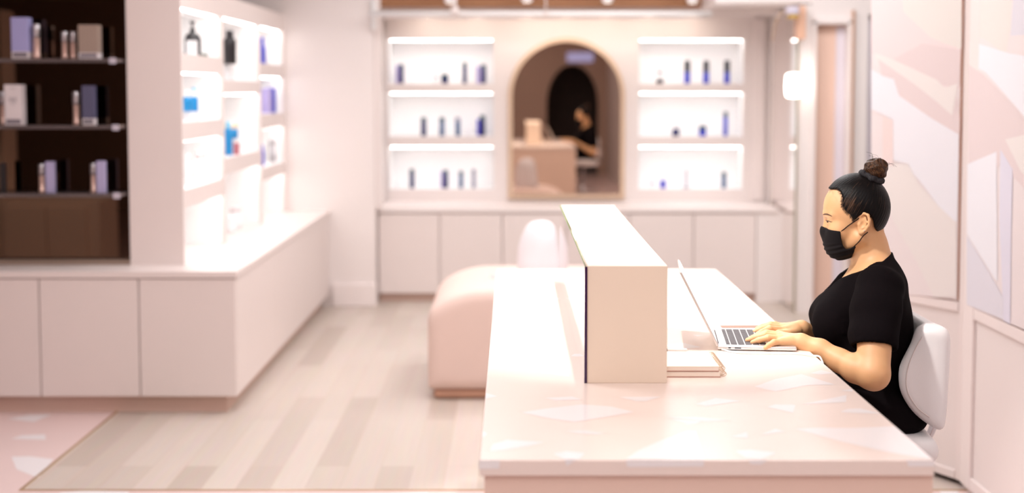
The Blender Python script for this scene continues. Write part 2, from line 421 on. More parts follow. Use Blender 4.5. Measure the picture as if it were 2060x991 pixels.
wbox(m, 0.035, TE, 0.022, 0.058, 0.0, 0.010, 0.003); wbox(m, 0.035, TE, 0.686, 0.725, 0.0, 0.010, 0.003); wbox(m, 0.0, 0.03, 0.022, 3.0, 0.0, 0.012, 0.003)
struct('trim_8', m, M_TRIM)
XR = 1.77
struct('wall_right', MB().box(XR, XR + 0.12, -4.2, P0.y - 0.0, 0.0, 3.0), M_WALL)
struct('trim_9', MB().box(XR - 0.011, XR, 2.6, 5.178, 0.018, 0.066, 0.003).box(XR - 0.011, XR, 2.6, 5.178, 0.68, 0.724, 0.003).box(XR - 0.013, XR, 5.07, 5.178, 0.018, 3.0, 0.003).box(XR - 0.012, XR, 3.55, 3.65, 0.066, 0.68, 0.003), M_TRIM)
ra = [(1.12 + 0.48 * math.cos(PI - PI * k / 20), 1.30 + 0.73 * math.sin(PI * k / 20)) for k in range(21)]
struct('wall_rear', MB().prism([(-7, 0), (0.64, 0)] + ra + [(1.60, 0), (1.8, 0), (1.8, 3.0), (-7, 3.0)], 'y', -4.2, -4.1), mat('dim taupe paint', srgb(196, 170, 154), 0.6))
t_ = MB().box(1.02, 1.50, -4.099, -4.07, 2.08, 2.25, 0.006).build('light_panel', mat('pale blue lit panel', (0.35, 0.4, 0.75), 0.4, emit=0.7, ecol=(0.45, 0.5, 0.95)))
tag(t_, 'pale blue lit panel high on the far wall, seen only in the arched mirror', 'light')
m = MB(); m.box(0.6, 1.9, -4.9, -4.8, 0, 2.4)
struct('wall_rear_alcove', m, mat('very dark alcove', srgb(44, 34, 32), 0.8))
# ------------------------------------------------------------------ back cabinets
ZC = 0.69
seams = [-0.98, -0.53, -0.07, 0.40, 0.86, 1.33, 1.79]
YB = 9.78
ords = ['against the left pier', 'second from the left pier', 'third from the left pier', 'below the left side of the arched mirror', 'below the right side of the arched mirror', 'at the right end of the back wall']
nm = ['leftmost cupboard of the low back run, against the pier', 'second cupboard from the left in the low back run', 'third cupboard from the left in the low back run', 'fourth cupboard from the left in the low back run', 'fifth cupboard from the left in the low back run', 'rightmost cupboard of the low back run, near the tall side mirror']
for i in range(6):
    a, b = seams[i], seams[i + 1]
    t = thing('base_cabinet', ((a + b) / 2, YB + 0.3, 0), nm[i] + ', flush pale pink door', 'cabinet', 'cupboards along the back wall')
    MB().box(a, b, YB + 0.022, YW, 0.075, ZC - 0.03).build('carcass', M_CAB, t)
    MB().box(a + 0.004, b - 0.004, YB, YB + 0.02, 0.065, ZC - 0.037, 0.002, 1).build('door', M_CAB, t)
    MB().box(a, b, YB + 0.05, YB + 0.07, 0.0, 0.074).build('toe_kick', M_KICK, t)
o = MB().box(-0.98, 1.95, YB - 0.012, YW, ZC - 0.028, ZC, 0.004).build('countertop', M_TRIM)
tag(o, 'long pale counter top running below the arched mirror', 'countertop')

# ------------------------------------------------------------------ left cabinets
YL, XC = 6.353, -1.318
fx = [-1.318, -1.782, -2.258, -2.735, -3.2]
nm = ['front cupboard at the outer corner of the left counter', 'middle front cupboard of the left counter', 'front cupboard at the left edge of the picture, left counter', 'front cupboard beyond the left edge of the picture']
for i in range(4):
    b, a = fx[i], fx[i + 1]
    t = thing('base_cabinet', ((a + b) / 2, YL + 0.25, 0), nm[i] + ', flush pink door facing us', 'cabinet', 'front cupboards of the left counter')
    MB().box(a, b - (0.03 if i == 0 else 0), YL + 0.022, YL + 0.38, 0.10, ZC - 0.03).build('carcass', M_CAB, t)
    MB().box(a + 0.003, b - 0.003, YL, YL + 0.02, 0.087, ZC - 0.035, 0.002, 1).build('door', M_CAB, t)
    MB().box(a, b - (0.06 if i == 0 else 0), YL + 0.055, YL + 0.075, 0.0, 0.099).build('toe_kick', M_KICK, t)
sy = [YL + 0.021, 7.43, 8.52, YP]
nm = ['aisle side cupboard nearest to us on the left counter', 'middle aisle side cupboard of the left counter', 'aisle side cupboard next to the left pier']
for i in range(3):
    a, b = sy[i], sy[i + 1]
    t = thing('base_cabinet', (XC - 0.25, (a + b) / 2, 0), nm[i] + ', smooth pink panel facing the aisle', 'cabinet', 'aisle cupboards of the left counter')
    MB().box(XC - 0.50 + (0 if i else 0.0), XC - 0.022, a + (0.37 if i == 0 else 0), b, 0.10, ZC - 0.03).build('carcass', M_CAB, t)
    MB().box(XC - 0.02, XC, a + 0.001, b - 0.001, 0.087, ZC - 0.035, 0.002, 1).build('door', M_CAB, t)
    MB().box(XC - 0.08, XC - 0.06, a + (0.055 if i == 0 else 0), b, 0.0, 0.099).build('toe_kick', M_KICK, t)
pl = [(-3.2, YL - 0.008), (XC + 0.008, YL - 0.008), (XC + 0.008, YP), (-1.90, YP), (-1.90, 6.75), (-3.2, 6.75)]
o = MB().prism(pl, 'z', ZC - 0.030, ZC).build('countertop', M_CAB)
tag(o, 'L shaped pink counter top of the left display', 'countertop')

# ------------------------------------------------------------------ lit shelving unit on the left counter
XU, XB, UT = -1.62, -1.87, 2.085
cols = [(6.615, 7.525, [(1.732, 1.961), (1.392, 1.640), (1.057, 1.299), (ZC, 0.968)]),
        (7.57, 8.655, [(1.608, 1.965), (1.166, 1.530), (ZC, 1.076)]),
        (8.69, 9.56, [(1.726, 1.968), (1.393, 1.640), (1.045, 1.298), (ZC, 0.962)])]
su = thing('shelving_unit', (XU - 0.12, 8.1, ZC), 'tall pink built-in shelving unit with glowing open niches on the left counter', 'shelving')
fr = MB()
hs = [(y0, y1, z0, z1) for y0, y1, rows in cols for z0, z1 in rows]
plate(fr, 6.59, YP, ZC, UT, hs, lambda a, b, c, d: fr.box(XU - 0.018, XU, a, b, c, d))
fr.build('face_frame', M_CAB, su)
MB().box(-1.885, XU - 0.018, 6.59, 6.612, ZC, 3.0).box(XU - 0.018, XU, 6.59, 6.60, UT, 3.0).build('end_panel', M_CAB, su)
MB().box(-1.89, XU - 0.018, 6.612, YP, UT - 0.02, UT).box(-1.89, XB - 0.004, 6.612, YP, ZC, UT - 0.02).build('back_and_top', M_CAB, su)
for y0, y1, z0, z1 in hs:
    b = MB(); x1 = XU - 0.018
    b.poly([(XB, y0, z0), (XB, y1, z0), (XB, y1, z1), (XB, y0, z1)]); b.poly([(XB, y0, z1), (XB, y1, z1), (x1, y1, z1), (x1, y0, z1)])
    if z0 > ZC: b.poly([(XB, y0, z0), (x1, y0, z0), (x1, y1, z0), (XB, y1, z0)])
    b.poly([(XB, y0, z0), (XB, y0, z1), (x1, y0, z1), (x1, y0, z0)]); b.poly([(XB, y1, z0), (x1, y1, z0), (x1, y1, z1), (XB, y1, z1)])
    b.build('niche', M_WHITE, su)
rown = ['top', 'second', 'third', 'bottom']; coln = ['nearest', 'middle', 'farthest']
led0 = None
def led(x0, x1, y0, y1, z, label, group):
    o = thing('led_strip', ((x0 + x1) / 2, (y0 + y1) / 2, z), label, 'light', group)
    MB().box(x0, x1, y0, y1, z - 0.006, z - 0.001, 0.0015, 1).build('diffuser', M_LED, o)
    MB().box(x0 - 0.002, x1 + 0.002, y0 - 0.003, y1 + 0.003, z - 0.001, z - 0.0002).build('channel', M_WHITE, o)
for ci, (y0, y1, rows) in enumerate(cols):
    for ri, (z0, z1) in enumerate(rows):
        rn = 'bottom' if ri == len(rows) - 1 else rown[ri]
        led(XU - 0.055, XU - 0.030, y0 + 0.02, y1 - 0.02, z1, 'glowing light strip in the %s niche, %s column of the left shelving' % (rn, coln[ci]), 'light strips of the left shelving')
for bi, (x0, x1) in enumerate(BX):
    for ri, (z0, z1) in enumerate(NZ):
        led(x0 + 0.012, x1 - 0.012, YW + 0.02, YW + 0.05, z1, 'glowing light strip along the top of the %s niche %s of the arched mirror' % (['upper', 'middle', 'lower'][ri], ['left', 'right'][bi]), 'light strips of the back wall niches')

# ------------------------------------------------------------------ mirrors
def arch(cx, w, z0, zs, n=32, d=0.0):
    r = w / 2 + d
    return [(cx - r, z0 - d), (cx + r, z0 - d)] + [(cx + r * math.cos(PI * k / n), zs + r * math.sin(PI * k / n)) for k in range(n + 1)]
ax, aw, az0, azs = 0.422, 0.836, 0.745, 1.505
t = thing('arched_mirror', (ax, YW - 0.01, az0), 'tall arched bronze mirror between the two banks of back wall niches', 'mirror')
MB().prism(arch(ax, aw, az0, azs), 'y', YW - 0.012, YW - 0.002).build('mirror_glass', M_BRONZE, t)
fr = MB(); A0 = arch(ax, aw, az0, azs); A1 = arch(ax, aw, az0, azs, d=0.035); n = len(A0)
for i in range(n):
    j = (i + 1) % n
    for (p, q, yy0, yy1) in ((A0, A1, YW - 0.045, YW - 0.030),):
        fr.poly([(p[i][0], yy0, p[i][1]), (p[j][0], yy0, p[j][1]), (q[j][0], yy1, q[j][1]), (q[i][0], yy1, q[i][1])])
    fr.poly([(A0[i][0], YW - 0.045, A0[i][1]), (A0[i][0], YW, A0[i][1]), (A0[j][0], YW, A0[j][1]), (A0[j][0], YW - 0.045, A0[j][1])])
    fr.poly([(A1[i][0], YW - 0.030, A1[i][1]), (A1[j][0], YW - 0.030, A1[j][1]), (A1[j][0], YW, A1[j][1]), (A1[i][0], YW, A1[i][1])])
fr.build('frame', mat('shaded reveal beige', srgb(216, 188, 162), 0.45), t)  # beige carries the soft shading of the arch reveal
t = thing('wall_mirror', (1.985, 9.8, 0.9), 'tall narrow wall mirror on the right side wall of the bay, reflecting the niches', 'mirror')
MB().box(1.978, 1.988, 9.36, 10.21, 0.02, 2.08).build('mirror_glass', M_MIRROR, t)
MB().box(1.977, 1.989, 9.356, 9.36, 0.0, 2.10).box(1.977, 1.989, 10.21, 10.214, 0.0, 2.10).build('frame', mat('olive mirror edge', srgb(150, 146, 122), 0.4), t)
t = thing('mirror_panel', (-2.5, 6.63, ZC), 'large smoked mirror panel behind the glass shelves at the left edge', 'mirror')
MB().box(-3.2, -1.887, 6.63, 6.64, 0.715, 2.9).build('mirror_glass', M_SMOKE, t)
MB().box(-3.2, -1.887, 6.60, 6.645, ZC, 0.714, 0.002, 1).build('bottom_rail', mat('taupe rail', srgb(150, 128, 114), 0.4), t)

# glass shelves in front of it, each with a price tag
M_SGLASS = mat('smoked glass', (0.28, 0.22, 0.22), 0.05, spec=0.6, trans=0.55)
M_TAG = mat('white price tag', srgb(196, 188, 200), 0.5)
for z, tx, ty, nmz in ((1.703, 226, 119, 'top'), (1.382, 232, 254, 'middle'), (1.052, 234, 385, 'lower')):
    t = thing('glass_shelf', (-2.4, 6.55, z), '%s smoked glass shelf on the mirror panel at the left edge' % nmz, 'shelf', 'glass shelves on the smoked mirror')
    MB().box(-3.1, -1.90, 6.485, 6.628, z - 0.018, z, 0.003, 1).build('shelf_board', M_SGLASS, t)
    p = aty(tx, ty, 6.478)
    tg = MB().box(p[0] - 0.016, p[0] + 0.016, 6.478, 6.484, z - 0.024, z + 0.004).build('price_tag', M_TAG, t); tg['label'] = 'small white price tag'
# cupboard standing in the dark part of the shop, seen in the smoked mirror
M_SIDE = mat('sideboard paint', srgb(238, 216, 200), 0.5)
t = thing('sideboard', (-3.7, 2.3, 0), 'pink two door sideboard seen reflected in the smoked mirror', 'sideboard')
MB().box(-4.10, -3.32, 2.0, 2.5, 0.0, 0.66).build('carcass', M_SIDE, t)
MB().box(-4.08, -3.745, 2.5, 2.52, 0.05, 0.62, 0.003, 1).build('door', M_SIDE, t); MB().box(-3.735, -3.42, 2.5, 2.52, 0.05, 0.62, 0.003, 1).build('door', M_SIDE, t)
struct('wall_left_column', MB().box(-5.2, -4.12, 2.1, 2.4, 0, 2.2), M_SIDE)

# ------------------------------------------------------------------ pipes, lamps, fittings up high
o = MB().tube([aty(742, 27, 9.5), aty(1180, 28, 9.5), aty(1432, 28, 9.5)], 0.019, 12).build('ceiling_pipe', M_WHITE)
tag(o, 'white pipe running across below the timber boards above the back wall', 'pipe'); pipe = o
p = Vector(aty(915, 22, 9.47)); b = MB()
b.lathe([(0.02, -0.03), (0.028, -0.028), (0.028, 0.028), (0.02, 0.03)], p, 14, axis='x'); b.tube([p, p + Vector((0, 0, 0.12))], 0.014, 10); b.tube([p, p + Vector((0.03, 0, -0.05))], 0.01, 8)
o = b.build('tee_fitting', M_TRIM, pipe)
p = Vector(aty(1098, 10, 9.5)); o = MB().tube([p + Vector((0, 0, -0.05)), p + Vector((0, 0, 0.2))], 0.006, 8).lathe([(0.024, -0.075), (0.026, -0.07), (0.026, -0.05), (0.024, -0.045)], p, 14, axis='z').build('hanger_rod', M_TRIM, pipe)
o = MB().tube([aty(751, 0, 9.58), aty(752, 60, 9.58)], 0.02, 10).build('conduit', M_WHITE); tag(o, 'short white vertical conduit at the corner of the left pier', 'pipe')
M_LENS = mat('lamp lens', (1, 1, 1), 0.3, emit=1.6, ecol=(1, 0.92, 0.84))
lbl = ['above the left niches', 'above the left side of the arched mirror', 'above the right side of the arched mirror', 'above the right niches']
for i, (px, py) in enumerate(((905, 6), (1060, 4), (1222, 5), (1393, 6))):
    p = aty(px, py, 9.75); t = thing('spot_light', p, 'white cylinder spotlight hanging under the timber boards ' + lbl[i], 'light', 'spotlights of the back bay')
    MB().lathe([(0.036, 0.0), (0.040, 0.004), (0.040, 0.13), (0.030, 0.14)], p, 18).build('housing', M_WHITE, t)
    MB().lathe([(0.030, -0.001), (0.030, 0.003)], p, 18).build('lens', M_LENS, t)
    MB().tube([(p[0], p[1], p[2] + 0.14), (p[0], p[1], 2.43)], 0.008, 8).build('stem', M_WHITE, t)
t = thing('wall_sconce', aty(1605, 172, 9.27), 'glowing white globe sconce on the right pier beside the narrow mirror', 'light')
p = Vector(aty(1597, 172, 9.17)); b = MB()
prof = [(0.02 , -0.082), (0.045, -0.078), (0.054, -0.062), (0.058, 0.0), (0.054, 0.062), (0.045, 0.078), (0.02, 0.082)]
b.lathe(prof, p, 24); b.build('globe', mat('glowing opal glass', (1, 0.95, 0.88), 0.3, emit=5.0, ecol=(1, 0.93, 0.84)), t)
MB().lathe([(0.04, 0.0), (0.04, 0.02)], (p.x + 0.02, 9.258, p.z), 20, axis='y').tube([p, (p.x + 0.01, 9.27, p.z)], 0.01, 8).build('wall_plate', M_GOLD, t)
t = thing('security_camera', aty(1594, 25, 9.2), 'small grey camera with a yellow rim on a bracket above the narrow mirror', 'camera')
p = Vector(aty(1594, 24, 9.15)); MB().box(p.x - 0.042, p.x + 0.036, p.y - 0.05, p.y + 0.05, p.z - 0.02, p.z + 0.036, 0.008, 3).build('housing', mat('lilac grey plastic', srgb(200, 192, 206), 0.4), t)
MB().box(p.x - 0.03, p.x + 0.03, p.y - 0.045, p.y + 0.045, p.z - 0.042, p.z - 0.02, 0.004).build('rim', mat('yellow plastic', srgb(200, 160, 60), 0.4), t)
q = Vector(aty(1611, 45, 9.2)); MB().box(q.x - 0.028, q.x + 0.028, 9.16, 9.28, q.z - 0.115, q.z + 0.11, 0.004).build('bracket', mat('tan bracket', srgb(222, 176, 150), 0.5), t)
MB().tube(spline([aty(1583, 24, 9.15), aty(1570, 28, 9.15), aty(1560, 50, 9.15), aty(1554, 82, 9.17)]), 0.005, 8).build('cable', mat('tan cable', srgb(190, 158, 130), 0.5), t)

# ------------------------------------------------------------------ painted mural canvases
MC = {k: mat('mural ' + k, srgb(*v), 0.6, var=0.010, vscale=5) for k, v in dict(base=(238, 228, 228), beige=(234, 229, 224), dusty=(231, 216, 216), white=(240, 240, 246), cream=(238, 232, 229), peach=(240, 222, 219), lilac=(228, 226, 240), grey=(225, 223, 232), pink=(238, 223, 223)).items()}
mk = list(MC)
def mural(name, label, quad, shapes, pt, nrm):
    b = MB(); th = 0.012
    Q = [Vector(pt(*p)) for p in quad]
    b.poly([q + nrm * th for q in Q], 0)
    for i in range(4):
        j = (i + 1) % 4; b.poly([Q[i] + nrm * th, Q[i] + nrm * 0.0005, Q[j] + nrm * 0.0005, Q[j] + nrm * th], len(mk))
    for k, (c, pts) in enumerate(shapes):
        b.poly([Vector(pt(*p)) + nrm * (th + 0.0003 * (k + 1)) for p in pts], mk.index(c))
    o = b.build(name, [MC[k] for k in mk] + [mat('canvas edge', srgb(214, 170, 146), 0.6)])
    tag(o, label, 'painting')
def X_(p, s, ox, oy): return [(ox + a / s, oy + b / s) for a, b in p]
c2 = lambda p: X_(p, 2.916, 1740, 0); c3 = lambda p: X_(p, 2.478, 1740, 300)
def top_ext(p): return p
mural('mural_canvas', 'tall pastel abstract mural canvas on the angled wall behind the seated woman', [(1757, -160), (1941, -160), (1930, 602), (1757, 583)], [
    ('pink', [(1757, -150), (1815, -150), (1822, 22), (1895, 82), (1930, 92), (1937, 180), (1900, 172), (1757, 108)]),
    ('beige', [(1808, -155), (1940, -155), (1939, 98), (1905, 88), (1875, 74), (1822, 24)]),
    ('dusty', [(1800, 120), (1860, 88), (1938, 100), (1935, 176), (1903, 172)]),
    ('cream', c2([(70, 310), (180, 350), (440, 470), (480, 515), (560, 490), (540, 600), (525, 680), (430, 600), (300, 490), (200, 430), (90, 390)])),
    ('dusty', c2([(90, 345), (300, 490), (440, 600), (530, 680), (556, 560), (572, 690), (570, 790), (400, 690), (215, 560), (185, 460), (110, 440)])),
    ('white', c2([(50, 405), (120, 445), (185, 465), (215, 560), (400, 690), (566, 788), (563, 1000), (556, 1300), (480, 1260), (440, 1200), (360, 1090), (300, 1020), (270, 960), (180, 940), (178, 700), (120, 670), (52, 640)])),
    ('cream', c2([(120, 950), (270, 965), (330, 1075), (440, 1200), (552, 1305), (552, 1740), (420, 1740), (300, 1500), (130, 1200)])),
    ('peach', c2([(120, 680), (180, 705), (182, 975), (118, 960)])),
], lambda x, y: onw(x, y), WN)
mural('mural_canvas', 'pastel abstract mural canvas at the right edge, on the wall along the room', [(1954, -160), (2400, -400), (2400, 800), (1951, 614)], [
    ('beige', [(1955, -140), (2050, -190), (2040, 60), (2030, 110), (1990, 80), (1955, 66)]),
    ('grey', [(2052, -100), (2200, -200), (2200, 60), (2040, 72)]),
    ('white', [(1955, 82), (2040, 108), (2120, 120), (2120, 300), (2058, 222), (1990, 145), (1955, 128)]),
    ('dusty', [(1955, 130), (1985, 150), (2020, 185), (2058, 226), (2120, 320), (2110, 420), (2020, 330), (1990, 360), (1955, 330)]),
    ('white', [(1953, 330), (2012, 305), (2014, 565), (2008, 560), (1952, 470)]),
    ('lilac', [(2020, 300), (2045, 340), (2042, 480), (2040, 652), (2026, 644), (2018, 440)]),
    ('grey', [(1952, 472), (2008, 566), (2026, 600), (2026, 642), (1952, 612)]),
    ('cream', [(2030, 280), (2120, 260), (2120, 400), (2062, 345)]),
], lambda x, y: atx(x, y, XR), Vector((-1, 0, 0)))
# ------------------------------------------------------------------ reception desk
DZ = 0.889; DX0, DX1, DY0, DY1 = -0.058, 0.758, 2.368, 4.963
M_DTOP = mat('pink terrazzo slab', srgb(242, 226, 217), 0.24, var=0.015, vscale=6)
M_DSH = mat('white slab shard', srgb(244, 240, 240), 0.22)
M_DBASE = mat('desk panel lacquer', srgb(236, 208, 193), 0.42)
dk = thing('reception_desk', (0.35, 3.66, 0), 'long pink terrazzo topped reception desk in the foreground', 'desk')
top = MB().box(DX0, DX1, DY0, DY1, DZ - 0.029, DZ, 0.0015, 1)
def sh(pts, dz=0.0003): top.poly([(max(DX0 + .001, min(DX1 - .0015, p[0])), p[1], p[2]) for p in [atz(x, y, DZ + dz) for x, y in pts]], 1)
for pts in ([(1048, 829), (1100, 821), (1170, 813), (1230, 817), (1275, 828), (1220, 838), (1155, 848), (1110, 842)],
            [(985, 906), (992, 893), (1020, 884), (1095, 889), (1060, 897), (1010, 905)],
            [(1258, 923.6), (1285, 905), (1330, 885), (1384, 866), (1400, 867), (1416, 923.6)],
            [(1137, 866), (1180, 866), (1218, 871), (1200, 873), (1160, 870)],
            [(1600, 862), (1640, 860), (1720, 860), (1800, 857), (1877, 922), (1868, 923), (1790, 909), (1690, 887)],
            [(1612, 813), (1660, 803), (1703, 794), (1702, 808)], [(1543, 818), (1560, 813), (1600, 814), (1596, 830), (1570, 824)],
            [(1690, 828), (1705, 822), (1730, 821), (1775, 831), (1720, 830)], [(1518, 777), (1560, 762), (1612, 752), (1680, 773), (1625, 774), (1560, 787)],
            [(1338, 838), (1400, 838), (1468, 845), (1420, 847)], [(1350, 842), (1412, 846), (1400, 851), (1384, 853)],
            [(1470, 878), (1502, 869), (1506, 880)], [(1480, 906), (1510, 904), (1562, 910), (1530, 923.6), (1500, 920)],
            [(1630, 750), (1652, 744), (1678, 750), (1650, 753)], [(1113, 912), (1140, 907), (1176, 911), (1165, 923.6), (1136, 923.6)],
            [(964.5, 880), (968, 866), (980, 872), (972, 879)], [(972, 790), (1000, 796), (974, 802)], [(1095, 800), (1150, 797), (1170, 803), (1120, 805)],
            [(1245, 798), (1330, 797), (1300, 806), (1280, 806)], [(1400, 812), (1440, 800), (1490, 806), (1420, 816)], [(1560, 862), (1580, 868), (1530, 874)], [(1690, 785), (1725, 782), (1715, 787)]):
    sh(pts)
rr = random.Random(5); used = [(0.64, 3.02, .12), (0.06, 2.98, .05)]
for _ in range(90):                                    # shards further along the slab
    cx, cy = rr.uniform(DX0 + 0.08, DX1 - 0.08), rr.uniform(3.12, 4.9); r0 = rr.uniform(0.02, 0.06)
    if any(math.hypot(cx - q[0], cy - q[1]) < (r0 + q[2]) * 1.35 for q in used): continue
    used.append((cx, cy, r0)); a0 = rr.uniform(0, 6); n = rr.choice([3, 4, 5])
    top.poly([(min(DX1 - .003, max(DX0 + .003, cx + r0 * rr.uniform(.6, 1.3) * math.cos(a0 + 2 * PI * k / n))), cy + r0 * rr.uniform(.6, 1.3) * math.sin(a0 + 2 * PI * k / n), DZ + 0.0002) for k in range(n)], 1)
for pts in ([(963.5, 925), (1006, 925), (1004, 942), (963.5, 943)], [(1136, 924), (1160, 924), (1140, 937)], [(1259, 925), (1417, 925), (1415, 938), (1262, 939)], [(1505, 925), (1546, 925), (1530, 934), (1510, 933)], [(1823, 925), (1880, 925), (1880, 938), (1828, 938)]):
    top.poly([aty(x, y, DY0 - 0.0004) for x, y in pts], 1)
top.build('desk_top', [M_DTOP, M_DSH], dk)
MB().box(DX0 + 0.008, DX1 + 0.001, DY0 + 0.008, DY0 + 0.045, 0.0, DZ - 0.03, 0.0015, 1).build('front_panel', M_DBASE, dk)
MB().box(DX0 + 0.008, DX1 + 0.001, DY1 - 0.045, DY1 - 0.008, 0.0, DZ - 0.03, 0.0015, 1).build('end_panel', M_DBASE, dk)
MB().box(DX0 + 0.008, DX0 + 0.04, DY0 + 0.046, DY1 - 0.046, 0.0, DZ - 0.03).build('side_panel', M_DBASE, dk)

# raised display box with a mirror on its left side
bx0, bx1, by0, by1, bz1 = 0.170, 0.351, 3.004, 4.605, 1.156
t = thing('desk_riser', (0.26, 3.8, DZ), 'long raised box shelf standing on the desk, peach front and mirrored left side', 'box')
MB().box(bx0, bx1, by0, by1, DZ, bz1, 0.0012, 1).build('body', mat('cream box laminate', srgb(246, 226, 206), 0.4), t)
MB().box(bx0 - 0.0062, bx0 - 0.0002, by0 - 0.002, by1 + 0.002, DZ + 0.0006, bz1 - 0.0015).build('mirror_panel', mirror_mat('side mirror', (0.93, 0.90, 0.90), 0.0), t)
MB().box(bx0 - 0.0063, bx0 - 0.0001, by0 - 0.0028, by0 - 0.0021, DZ + 0.0006, bz1 - 0.0015).build('glass_edge', mat('dark violet glass edge', srgb(52, 18, 66), 0.2), t)
MB().box(bx0 - 0.0062, bx0 - 0.0035, by0 - 0.002, by1 + 0.002, bz1 - 0.0014, bz1 + 0.0002).build('top_edge', mat('green glass edge', srgb(120, 150, 100), 0.2), t)

# ------------------------------------------------------------------ laptop
LA = math.radians(-5.5)
LO = Vector((0.5235, 3.386, DZ))                       # near hinge corner
LM = Matrix.Translation(LO) @ Matrix.Rotation(LA, 4, 'Z')   # local x: towards her, local y: away from us
lp = thing('laptop', LO, 'open silver laptop with dark keys in front of the seated woman', 'laptop')
M_ALU = mat('silver aluminium', srgb(226, 222, 220), 0.32, metal=0.75)
M_KEY = mat('grey black keycaps', srgb(62, 56, 60), 0.5)
lw, ld = 0.252, 0.200
MB().box(0.0, ld, 0, lw, 0.002, 0.0125, 0.004, 3, M=LM).build('base', M_ALU, lp)
kb = MB().box(0.020, 0.125, 0.016, lw - 0.016, 0.0125, 0.0127, M=LM, mi=1)
rowspec = [(0.024, 0.009, 14), (0.036, 0.0155, 14), (0.0545, 0.0155, 14), (0.073, 0.0155, 13), (0.0915, 0.0155, 12), (0.110, 0.0155, 0)]
for x, h, n in rowspec:
    if n:
        w = (lw - 0.036) / n
        for k in range(n): kb.box(x, x + h, 0.018 + k * w + 0.0012, 0.018 + (k + 1) * w - 0.0012, 0.0127, 0.0142, 0.0005, 1, M=LM)
    else:
        ys = [q * (lw - 0.036) / 0.264 for q in (0.0, 0.018, 0.036, 0.054, 0.077, 0.187, 0.210, 0.228, 0.246, 0.264)]
        for a, b in zip(ys, ys[1:]): kb.box(x, x + h, 0.018 + a + 0.0012, 0.018 + b - 0.0012, 0.0127, 0.0142, 0.0005, 1, M=LM)
kb.build('keyboard', [M_KEY, mat('key well', srgb(196, 190, 190), 0.5)], lp)
MB().box(0.134, 0.202, lw / 2 - 0.055, lw / 2 + 0.055, 0.0125, 0.0128, M=LM).build('trackpad', mat('trackpad glass', srgb(206, 202, 202), 0.25, metal=0.4), lp)
HM = LM @ Matrix.Translation((0.004, 0, 0.0125)) @ Matrix.Rotation(math.radians(-27.0), 4, 'Y')
MB().box(-0.006, 0.0, 0, lw, 0.0, 0.212, 0.002, 2, M=HM).build('lid', M_ALU, lp)
MB().box(0.0001, 0.0006, 0.004, lw - 0.004, 0.012, 0.208, M=HM).build('screen', mat('bright laptop screen', (0.05, 0.05, 0.05), 0.2, emit=1.6, ecol=(1, 0.97, 0.94)), lp)
MB().tube([LM @ Vector((0.003, 0.03, 0.010)), LM @ Vector((0.003, lw - 0.03, 0.010))], 0.004, 10).build('hinge', M_KEY, lp)
MB().box(0.028, 0.034, -0.0006, 0.0, 0.006, 0.009, M=LM).box(0.044, 0.060, -0.0006, 0.0, 0.006, 0.009, M=LM).build('port', M_KEY, lp)
# slim pen tray behind the laptop
t = thing('pen_tray', (0.64, 3.69, DZ), 'slim white tray with a brown inside lying just behind the open laptop', 'tray')
MB().box(0.562, 0.735, 3.668, 3.712, DZ + 0.0004, DZ + 0.007, 0.002, 2).build('tray_body', mat('white tray', srgb(240, 234, 230), 0.4), t)
MB().box(0.580, 0.730, 3.672, 3.708, DZ + 0.0071, DZ + 0.0078).build('tray_liner', mat('brown tray liner', srgb(150, 112, 92), 0.5), t)
# charging cable along the desk edge
pts = spline([(0.535, 3.385, DZ + 0.003), (0.57, 3.345, DZ + 0.003), (0.65, 3.335, DZ + 0.003), (0.715, 3.33, DZ + 0.003), (0.748, 3.30, DZ + 0.004), (0.7615, 3.27, DZ + 0.002), (0.765, 3.25, DZ - 0.05), (0.768, 3.25, 0.6)], 8)
o = MB().tube(pts, 0.0022, 8).build('charging_cable', M_WHITE); tag(o, 'thin white charging cable looping from the laptop over the desk edge', 'cable')

# ------------------------------------------------------------------ two notebooks and a pen by the riser
M_COVER = mat('cream notebook cover', srgb(250, 236, 222), 0.55); M_PAGE = mat('notebook pages', srgb(240, 230, 222), 0.7); M_PINKC = mat('rose notebook board', srgb(206, 150, 132), 0.6)
M_RING = mat('pale wire ring', srgb(220, 196, 170), 0.3, metal=0.6)
nb = None
for k, (z, lab) in enumerate(((DZ + 0.0005, 'lower of two cream spiral notebooks stacked against the riser'), (DZ + 0.0135, 'upper of two cream spiral notebooks stacked against the riser'))):
    t = thing('notebook', (0.43, 3.16, z), lab, 'notebook', 'stacked notebooks')
    x0, x1, y0, y1 = 0.354, 0.482 - 0.003 * k, 3.064 + 0.002 * k, 3.245
    MB().box(x0, x1, y0, y1, z, z + 0.0016).build('back_cover', M_PINKC, t)
    MB().box(x0 + 0.002, x1 - 0.001, y0 + 0.001, y1 - 0.001, z + 0.0016, z + 0.0105).build('pages', M_COVER, t)
    MB().box(x0, x1, y0, y1, z + 0.0105, z + 0.0120).build('front_cover', M_COVER, t)
    b = MB()
    for q in range(12):
        yy = y0 + 0.008 + q * (y1 - y0 - 0.016) / 11
        b.tube([(x1 + 0.006 + 0.0085 * math.cos(a), yy, z + 0.006 + 0.0052 * math.sin(a)) for a in [PI * j / 6 - 0.2 for j in range(13)]], 0.0010, 6, cap=False)
    b.build('spiral_binding', M_RING, t)
t = thing('pen', (0.39, 3.37, DZ), 'slim white pen with a black ring lying on the desk beside the riser', 'pen')
a, b_ = Vector((0.354, 3.366, DZ + 0.0045)), Vector((0.446, 3.372, DZ + 0.0045)); d = (b_ - a)
MB().tube([a, a + d * 0.42], 0.0042, 10).build('barrel', mat('tan pen barrel', srgb(236, 208, 178), 0.4), t)
MB().tube([a + d * 0.42, a + d * 0.97, b_], [0.0042, 0.0040, 0.001], 10).build('cap', M_WHITE, t)
MB().tube([a + d * 0.405, a + d * 0.43], 0.0046, 10).build('ring', M_KEY, t)

